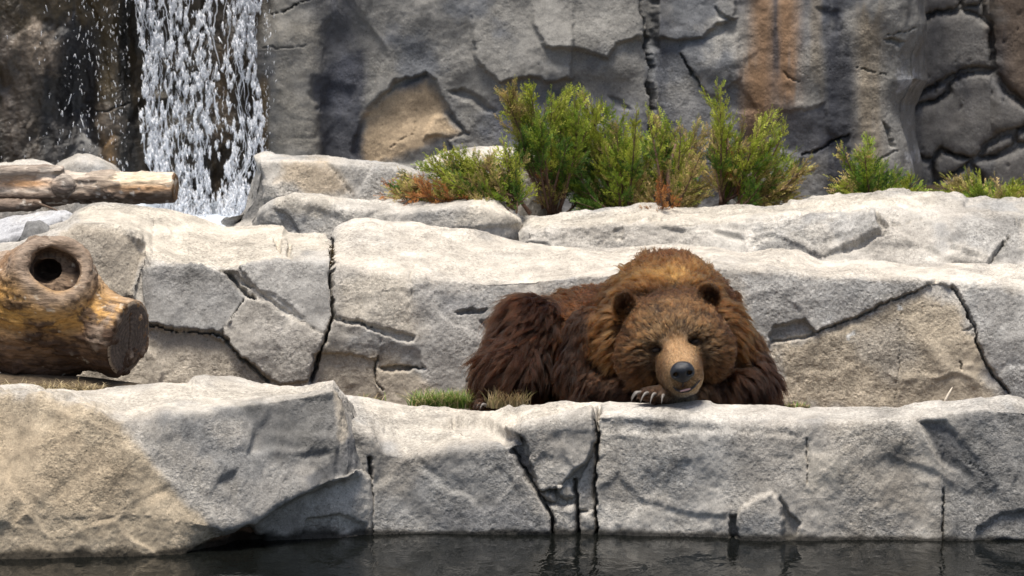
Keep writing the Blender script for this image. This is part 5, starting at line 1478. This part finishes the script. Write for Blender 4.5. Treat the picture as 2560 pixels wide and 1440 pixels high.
# ------------------------------------------------------------------ junipers
PAL = dict(g=[(0.17, 0.25, 0.028), (0.23, 0.31, 0.036), (0.30, 0.36, 0.05)], y=[(0.36, 0.40, 0.055), (0.44, 0.45, 0.085), (0.30, 0.36, 0.045)],
           d=[(0.40, 0.32, 0.11), (0.31, 0.31, 0.07), (0.46, 0.34, 0.15)], r=[(0.40, 0.17, 0.055), (0.46, 0.23, 0.085), (0.33, 0.13, 0.045)],
           k=[(0.07, 0.14, 0.025), (0.09, 0.17, 0.028), (0.13, 0.21, 0.034)])
M_BRANCH = mat_plain('juniper_bark', (0.14, 0.085, 0.06), 0.9, 0.2, bump=0.6, bscale=130, var=0.4)
def juniper(label, base, Y, tips, seed, extra=1, dens=1.0, stems=(), Yspread=0.16, lead=0.15, group='junipers growing along the upper terrace'):
    r = np.random.default_rng(seed)
    b0 = at(base[0], base[1], Y).reshape(3)
    root = thing('juniper', (float(b0[0]), float(b0[1]), float(b0[2])), label, 'shrub', group)
    WV, WF, nW = [], [], 0
    Q, QC = [], []
    def wood(pts, rad, n=6):
        nonlocal nW
        a, c = tube(pts, rad, n)
        WV.append(a); WF.append(c + nW); nW += len(a)
    def spray(p, d, nrm, ln, pal, dr):
        side = np.cross(d, nrm); side /= np.linalg.norm(side) + 1e-9
        nrm = np.cross(side, d)
        c = np.array(pal[r.integers(len(pal))]) * r.uniform(0.6, 1.3)
        Q.append((p, d, side, nrm, ln)); QC.append(c)
    def branch(tx, ty, kind, dY, ln=1.0, origin=None):
        e = at(tx, ty, Y + dY).reshape(3)
        o = b0 + np.array([(e[0] - b0[0]) * r.uniform(0, 0.35), dY * 0.4 + r.normal(0, 0.03), max(0.0, e[2] - b0[2]) * r.uniform(0, 0.3)])
        e = o + (e - o) * ln
        mid = o + (e - o) * r.uniform(0.35, 0.6) + np.array([(e[0] - o[0]) * r.uniform(-0.15, 0.35), r.normal(0, 0.03), (e[2] - o[2]) * r.uniform(-0.30, 0.15)])
        s = np.linspace(0, 1, 15)[:, None]
        p = (1 - s) ** 2 * o + 2 * s * (1 - s) * mid + s * s * e
        L_ = np.linalg.norm(np.diff(p, axis=0), axis=1).sum()
        wood(p, np.linspace(0.0048 + 0.006 * L_, 0.0012, 15), 6)
        pal = PAL[kind]
        tg_ = np.gradient(p, axis=0); tg_ /= np.linalg.norm(tg_, axis=1)[:, None]
        s0 = lead if L_ > 0.25 else 0.08
        def plume(P_, T_, ln, wid, n, pal_, u0=0.0):
            for i in range(n):
                k = (i + r.random()) / n
                u_ = u0 + (1 - u0) * k
                j = min(len(P_) - 2, int(u_ * (len(P_) - 1))); w_ = u_ * (len(P_) - 1) - j
                q = P_[j] * (1 - w_) + P_[j + 1] * w_
                d = T_[j]
                rv = r.normal(size=3); rv -= rv @ d * d; rv /= np.linalg.norm(rv)
                dd = d * r.uniform(0.8, 1.3) + rv * r.uniform(0.35, 0.95) + np.array([0, 0, 0.12]); dd /= np.linalg.norm(dd)
                nrm = np.cross(dd, rv); nrm /= np.linalg.norm(nrm) + 1e-9
                spray(q, dd, nrm, wid * (0.35 + 0.65 * math.sin(math.pi * (0.2 + 0.72 * k))) * r.uniform(0.7, 1.25), pal_, 0)
            spray(P_[-1], T_[-1], np.cross(T_[-1], [0.3, 0.9, 0.1]), wid * 0.7, pal_, 0)
        plume(p, tg_, L_, 0.062, int(max(12, L_ * 120)), pal, s0)
        for i in range(int(max(3, L_ * 23))):
            u_ = s0 + (0.92 - s0) * r.random()
            j = min(13, int(u_ * 14))
            d = tg_[j]
            rv = r.normal(size=3) * np.array([1, 0.8, 1]); rv -= rv @ d * d; rv /= np.linalg.norm(rv)
            sd_ = d * 0.85 + rv * 0.75; sd_ /= np.linalg.norm(sd_)
            sl = (0.17 * (1 - 0.65 * u_)) * r.uniform(0.6, 1.2) * min(1.0, 0.5 + L_)
            tq = np.linspace(0, 1, 6)[:, None]
            sp = p[j] + sd_ * sl * tq + (d * 0.25 + np.array([0, 0, 0.10])) * sl * tq ** 2
            st = np.gradient(sp, axis=0); st /= np.linalg.norm(st, axis=1)[:, None]
            pl = pal
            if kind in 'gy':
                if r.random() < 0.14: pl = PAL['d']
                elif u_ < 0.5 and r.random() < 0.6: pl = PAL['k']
            wood(sp, np.linspace(0.0016, 0.0006, 6), 4)
            plume(sp, st, sl, 0.054, int(max(8, sl * 150)), pl, 0.10)
    for tp in tips:
        tx, ty, kd_ = tp[:3]
        dY = r.normal(0, Yspread)
        branch(tx, ty, kd_, dY)
        for _ in range(extra):
            branch(tx + r.normal(0, 28), ty + abs(r.normal(0, 22)) + 6, kd_ if r.random() < 0.7 else 'k', r.normal(0, Yspread), r.uniform(0.62, 0.97))
    for st in stems:
        pts = np.stack([at(x, y, Y + dy).reshape(3) for x, y, dy in st[0]])
        wood(pts, np.linspace(st[1], st[2], len(pts)), 7)
        if len(st) > 3:
            for i in range(len(pts) - 1):
                for s in np.linspace(0, 1, 9):
                    d = pts[i + 1] - pts[i]; d /= np.linalg.norm(d)
                    rv = r.normal(size=3); rv -= rv @ d * d; rv /= np.linalg.norm(rv)
                    dd = d + rv * 0.55; dd /= np.linalg.norm(dd)
                    spray(pts[i] * (1 - s) + pts[i + 1] * s, dd, np.cross(dd, rv), 0.045 * r.uniform(0.6, 1.2), PAL[st[3]], 0.3)
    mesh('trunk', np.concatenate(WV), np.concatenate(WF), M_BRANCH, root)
    # one twiglet: a thin axis with scaly needles on both sides, in three variants
    p_, d_, s_, n_, l_ = (np.array(x) for x in zip(*Q))
    tv = []
    for k in range(3):
        T = [[(0, 0, 0), (0.5, 0.035, 0.01), (1, 0, 0), (0.5, -0.035, 0.01)]]
        for i in range(6):
            x0 = 0.10 + 0.13 * i + r.normal(0, 0.01); sg = 1 if i % 2 else -1
            ll = (0.34 - 0.17 * x0) * r.uniform(0.8, 1.25); an = r.uniform(0.45, 0.75); z = r.normal(0, 0.22)
            dx, dy, dz = math.cos(an) * ll, sg * math.sin(an) * ll, z * ll
            w2 = 0.050
            T.append([(x0, 0, 0), (x0 + dx * 0.5 - sg * w2 * math.sin(an), dy * 0.5 + w2 * math.cos(an), dz * 0.5 + 0.01), (x0 + dx, dy, dz), (x0 + dx * 0.5 + sg * w2 * math.sin(an), dy * 0.5 - w2 * math.cos(an), dz * 0.5 - 0.01)])
        tv.append(np.array(T))
    tv = np.array(tv); nb = tv.shape[1]
    pick = tv[r.integers(0, 3, len(l_))] * l_[:, None, None, None]
    V = p_[:, None, None] + pick[..., :1] * d_[:, None, None] + pick[..., 1:2] * s_[:, None, None] + pick[..., 2:] * n_[:, None, None]
    V = V.reshape(-1, 3)
    F = np.arange(len(V)).reshape(-1, 4)
    tip_ = np.linspace(0.8, 1.25, nb)
    CC = (np.array(QC)[:, None, :] * tip_[None, :, None]).reshape(-1, 3)
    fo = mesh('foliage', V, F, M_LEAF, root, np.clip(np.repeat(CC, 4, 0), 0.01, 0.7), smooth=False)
    fo['kind'] = 'stuff'
    return root
YJ = 2.85
juniper('bright green juniper flaring upwards from a bare trunk, its tips spread like a fan', (1378, 545), YJ,
        [(1262, 232, 'd'), (1325, 216, 'y'), (1292, 250, 'y'), (1378, 232, 'y'), (1416, 230, 'y'), (1452, 262, 'g'), (1438, 245, 'y'), (1350, 300, 'g'), (1405, 290, 'g'), (1478, 300, 'g'), (1330, 262, 'y'), (1470, 350, 'k'), (1420, 360, 'k'), (1362, 340, 'k'), (1352, 420, 'd'), (1388, 395, 'r'), (1420, 420, 'k'), (1305, 420, 'd')], 401,
        stems=[(((1378, 550, 0), (1376, 500, -0.02), (1380, 440, 0), (1385, 360, 0)), 0.019, 0.010)], lead=0.42)
juniper('widest and densest green juniper, arching over the terrace between two others', (1560, 545), YJ + 0.06,
        [(1455, 226, 'y'), (1478, 252, 'y'), (1505, 262, 'g'), (1560, 270, 'y'), (1592, 274, 'y'), (1540, 300, 'g'), (1500, 330, 'y'), (1470, 370, 'g'), (1452, 430, 'k'), (1482, 470, 'k'), (1410, 470, 'g'), (1440, 505, 'k'), (1520, 390, 'y'), (1562, 370, 'g'), (1602, 330, 'g'), (1622, 400, 'g'), (1540, 440, 'g'), (1530, 500, 'd'), (1480, 500, 'd'), (1570, 420, 'y')], 402, extra=1)
juniper('olive juniper with rusty dead sprays and a dark stem, next to the tall spired one', (1672, 540), YJ - 0.05,
        [(1617, 274, 'y'), (1646, 276, 'y'), (1662, 305, 'g'), (1702, 312, 'y'), (1742, 304, 'd'), (1730, 340, 'y'), (1760, 366, 'd'), (1700, 360, 'g'), (1640, 350, 'g'), (1600, 430, 'd'), (1578, 478, 'd'), (1622, 490, 'd'), (1762, 440, 'd'), (1765, 480, 'd'), (1742, 500, 'd'), (1702, 470, 'g'), (1655, 420, 'd'), (1648, 455, 'r'), (1700, 410, 'y'), (1730, 400, 'd')], 403, extra=0,
        stems=[(((1672, 545, 0), (1672, 480, -0.03), (1674, 420, 0), (1690, 360, 0.02)), 0.014, 0.006)])
juniper('tall spired juniper with an orange dead spray hanging from it, beside the orange stain', (1803, 530), YJ + 0.02,
        [(1793, 212, 'y'), (1802, 240, 'y'), (1808, 280, 'y'), (1820, 310, 'g'), (1860, 292, 'd'), (1925, 280, 'y'), (1902, 310, 'y'), (1962, 308, 'y'), (1942, 340, 'g'), (1992, 375, 'g'), (2022, 394, 'd'), (1982, 420, 'g'), (1962, 440, 'd'), (2002, 450, 'd'), (1982, 470, 'd'), (1922, 488, 'd'), (1882, 500, 'd'), (1852, 340, 'g'), (1782, 325, 'd'), (1852, 420, 'k'), (1902, 400, 'g'), (1902, 460, 'k')], 404, extra=0,
        stems=[(((1800, 540, 0), (1806, 480, -0.03), (1822, 430, -0.02), (1818, 345, 0)), 0.013, 0.006), (((1818, 345, -0.06), (1826, 390, -0.08), (1838, 440, -0.09), (1848, 485, -0.08)), 0.004, 0.002, 'r'), (((1818, 345, -0.06), (1820, 390, -0.08), (1822, 430, -0.09)), 0.004, 0.002, 'r')])
juniper('straggly low juniper browning at its lower sprays, trailing over the sloping pale boulder', (1290, 530), 2.50,
        [(1258, 352, 'y'), (1270, 366, 'y'), (1242, 392, 'y'), (1210, 402, 'd'), (1180, 392, 'y'), (1142, 382, 'y'), (1106, 386, 'd'), (1072, 396, 'y'), (1060, 412, 'g'), (1120, 430, 'y'), (1160, 440, 'g'), (1200, 440, 'g'), (1250, 425, 'y'), (1240, 460, 'k'), (1180, 470, 'd'), (955, 490, 'r'), (972, 472, 'd'), (1000, 456, 'd'), (1012, 440, 'd'), (1022, 482, 'r'), (1062, 480, 'r'), (1100, 472, 'd'), (1120, 478, 'r')], 405, extra=1, Yspread=0.06,
        stems=[(((1326, 535, 0), (1300, 500, 0), (1278, 475, 0), (1264, 440, 0)), 0.010, 0.004)])
juniper('small dark green pointed juniper standing alone near the edge of the cliff', (2185, 520), YJ,
        [(2168, 347, 'g'), (2160, 375, 'g'), (2150, 400, 'k'), (2130, 430, 'g'), (2076, 445, 'd'), (2110, 460, 'y'), (2200, 430, 'g'), (2240, 450, 'g'), (2290, 455, 'y'), (2302, 466, 'g'), (2160, 440, 'k'), (2222, 465, 'k'), (2190, 400, 'g')], 406, extra=1)
juniper('low spreading yellow green juniper below the wall of fitted stones', (2485, 540), YJ,
        [(2366, 443, 'd'), (2352, 465, 'y'), (2336, 482, 'd'), (2422, 448, 'y'), (2452, 462, 'y'), (2502, 465, 'y'), (2542, 466, 'g'), (2582, 462, 'y'), (2622, 455, 'y'), (2402, 470, 'g'), (2520, 480, 'd'), (2450, 485, 'g'), (2570, 485, 'd')], 407, extra=2)

# ------------------------------------------------------------------ waterfall
def waterfall():
    r = np.random.default_rng(77)
    ico = []
    a_ = np.linspace(0, 2 * np.pi, 6, endpoint=False)
    ringv = lambda z, rad: np.stack([np.cos(a_) * rad, np.sin(a_) * rad, np.full(6, z)], -1)
    unit = np.concatenate([[[0, 0, 1.0]], ringv(0.5, 0.8)[::2], ringv(-0.5, 0.9)[::2], [[0, 0, -1.0]]])
    uf = []
    for i in range(3):
        j = (i + 1) % 3
        uf += [[0, 1 + i, 1 + j, 0], [1 + i, 4 + i, 4 + j, 1 + j], [4 + i, 7, 7, 4 + j]]
    tri_ = []
    for q in uf:
        if q[0] == q[3]: tri_.append([q[0], q[1], q[2]])
        elif q[1] == q[2]: tri_.append([q[0], q[1], q[3]])
        else: tri_ += [[q[0], q[1], q[2]], [q[0], q[2], q[3]]]
    tri_ = np.array(tri_)
    Lx = lambda y: np.interp(y, [-250, 0, 130, 300, 400, 520], [320, 325, 348, 345, 362, 400])
    Rx = lambda y: np.interp(y, [-250, 0, 100, 300, 380, 450, 540], [640, 656, 642, 662, 664, 640, 600])
    n = 130000
    y = r.uniform(-260, 545, n)
    s = r.random(n)
    x = Lx(y) + (Rx(y) - Lx(y)) * s
    q = np.stack([x / 22.0, y / 75.0, 0 * x], -1)
    den = 0.95 * fbm(np.stack([x / 7.5, y / 19.0, 0 * x], -1), 4, 500, 0.65) + 0.42 * fbm(np.stack([x / 34, y / 260, 0 * x], -1), 2, 510)
    prof = np.interp(s, [0, 0.05, 0.14, 0.25, 0.42, 0.6, 0.75, 0.86, 0.96, 1.0], [0.0, 0.28, 0.30, 0.13, 0.06, -0.04, 0.0, 0.18, 0.22, -0.02])
    prof = prof + 0.45 * sstep(440, 535, y) + 0.12 * sstep(60, -50, y)
    keep = (den + prof) * 1.0 > r.uniform(0.20, 0.72, n)
    x, y, s = x[keep], y[keep], s[keep]
    # loose drops left of the fall
    m_ = 420
    x = np.concatenate([x, 325 - np.abs(r.normal(0, 110, m_)), 660 + np.abs(r.normal(0, 12, 120))]); y = np.concatenate([y, r.uniform(-60, 440, m_), r.uniform(-60, 400, 120)])
    k = len(x)
    loose = np.arange(k) >= k - m_ - 120
    Yd = np.where(loose, r.uniform(3.7, 4.1, k), 3.95 + r.normal(0, 0.06, k))
    c = at(x, y, Yd)
    ln = np.exp(r.normal(math.log(0.0092), 0.5, k)) * np.where(loose, 0.6, 1)
    wd = ln * r.uniform(0.22, 0.55, k); wd = np.clip(wd, 0.0010, 0.0032) * np.where(loose, 0.6, 1)
    tilt = r.normal(0, 0.22, (k, 2))
    v = unit[None] * np.stack([wd, wd, ln], -1)[:, None] * (1 + 0.25 * r.normal(size=(k, 8, 1)))
    v[..., 0] += v[..., 2] * tilt[:, None, 0]; v[..., 1] += v[..., 2] * tilt[:, None, 1]
    v = (v + c[:, None]).reshape(-1, 3)
    f = (tri_[None] + 8 * np.arange(k)[:, None, None]).reshape(-1, 3)
    # unbroken threads of water between the drops
    tv_, tf_, o_ = [v], [f], len(v)
    for i in range(150):
        y0 = r.uniform(-240, 430); s_ = np.clip(r.choice([r.normal(0.14, 0.06), r.normal(0.86, 0.06), r.random()]), 0.03, 0.97)
        yy = np.linspace(y0, y0 + r.uniform(40, 190), 16); yy = yy[yy < 540]
        if len(yy) < 5: continue
        xx = Lx(yy) + (Rx(yy) - Lx(yy)) * s_ + 5 * np.sin(yy / r.uniform(14, 40) + r.uniform(0, 6)) + r.normal(0, 1.2, len(yy))
        a_, b_ = tube(at(xx, yy, 3.95 + r.normal(0, 0.05)), r.uniform(0.0012, 0.0032) * np.sin(np.linspace(0.25, 2.9, len(yy))) * r.uniform(0.6, 1.4, len(yy)), 4, caps=False)
        tv_.append(a_); tf_.append(np.concatenate([b_[:, [0, 1, 2]], b_[:, [0, 2, 3]]]) + o_); o_ += len(a_)
    v = np.concatenate(tv_); f = np.concatenate(tf_)
    return v, f, k
m, nt, b = newmat('falling_water')
b.inputs['Base Color'].default_value = (0.94, 0.95, 0.97, 1); b.inputs['Roughness'].default_value = 0.4
b.inputs['IOR'].default_value = 1.33
tl = nt.nodes.new('ShaderNodeBsdfTranslucent'); tl.inputs[0].default_value = (0.92, 0.95, 1.0, 1)
mx = nt.nodes.new('ShaderNodeMixShader'); mx.inputs[0].default_value = 0.25
nt.links.new(b.outputs[0], mx.inputs[1]); nt.links.new(tl.outputs[0], mx.inputs[2]); nt.links.new(mx.outputs[0], nt.nodes['Material Output'].inputs[0])
v, f, k = waterfall()
tag(mesh('waterfall', v, f, m, origin=(-1.5, 3.95, -0.35)), 'white waterfall breaking into drops down the dark wet rock', 'waterfall', kind='stuff')
X, Y, F = grid(-2.0, -1.0, 2.55, 4.3, 60, 90)
m2 = mat_plain('foam_water', (0.62, 0.68, 0.75), 0.25, 0.5, bump=1.0, bscale=30, var=0.4)
tag(mesh('plunge_pool', np.stack([X, Y, -0.265 + 0.03 * fbm(np.stack([X, Y, 0 * X], -1) * 9, 4, 520)], -1), F, m2), kind='structure')
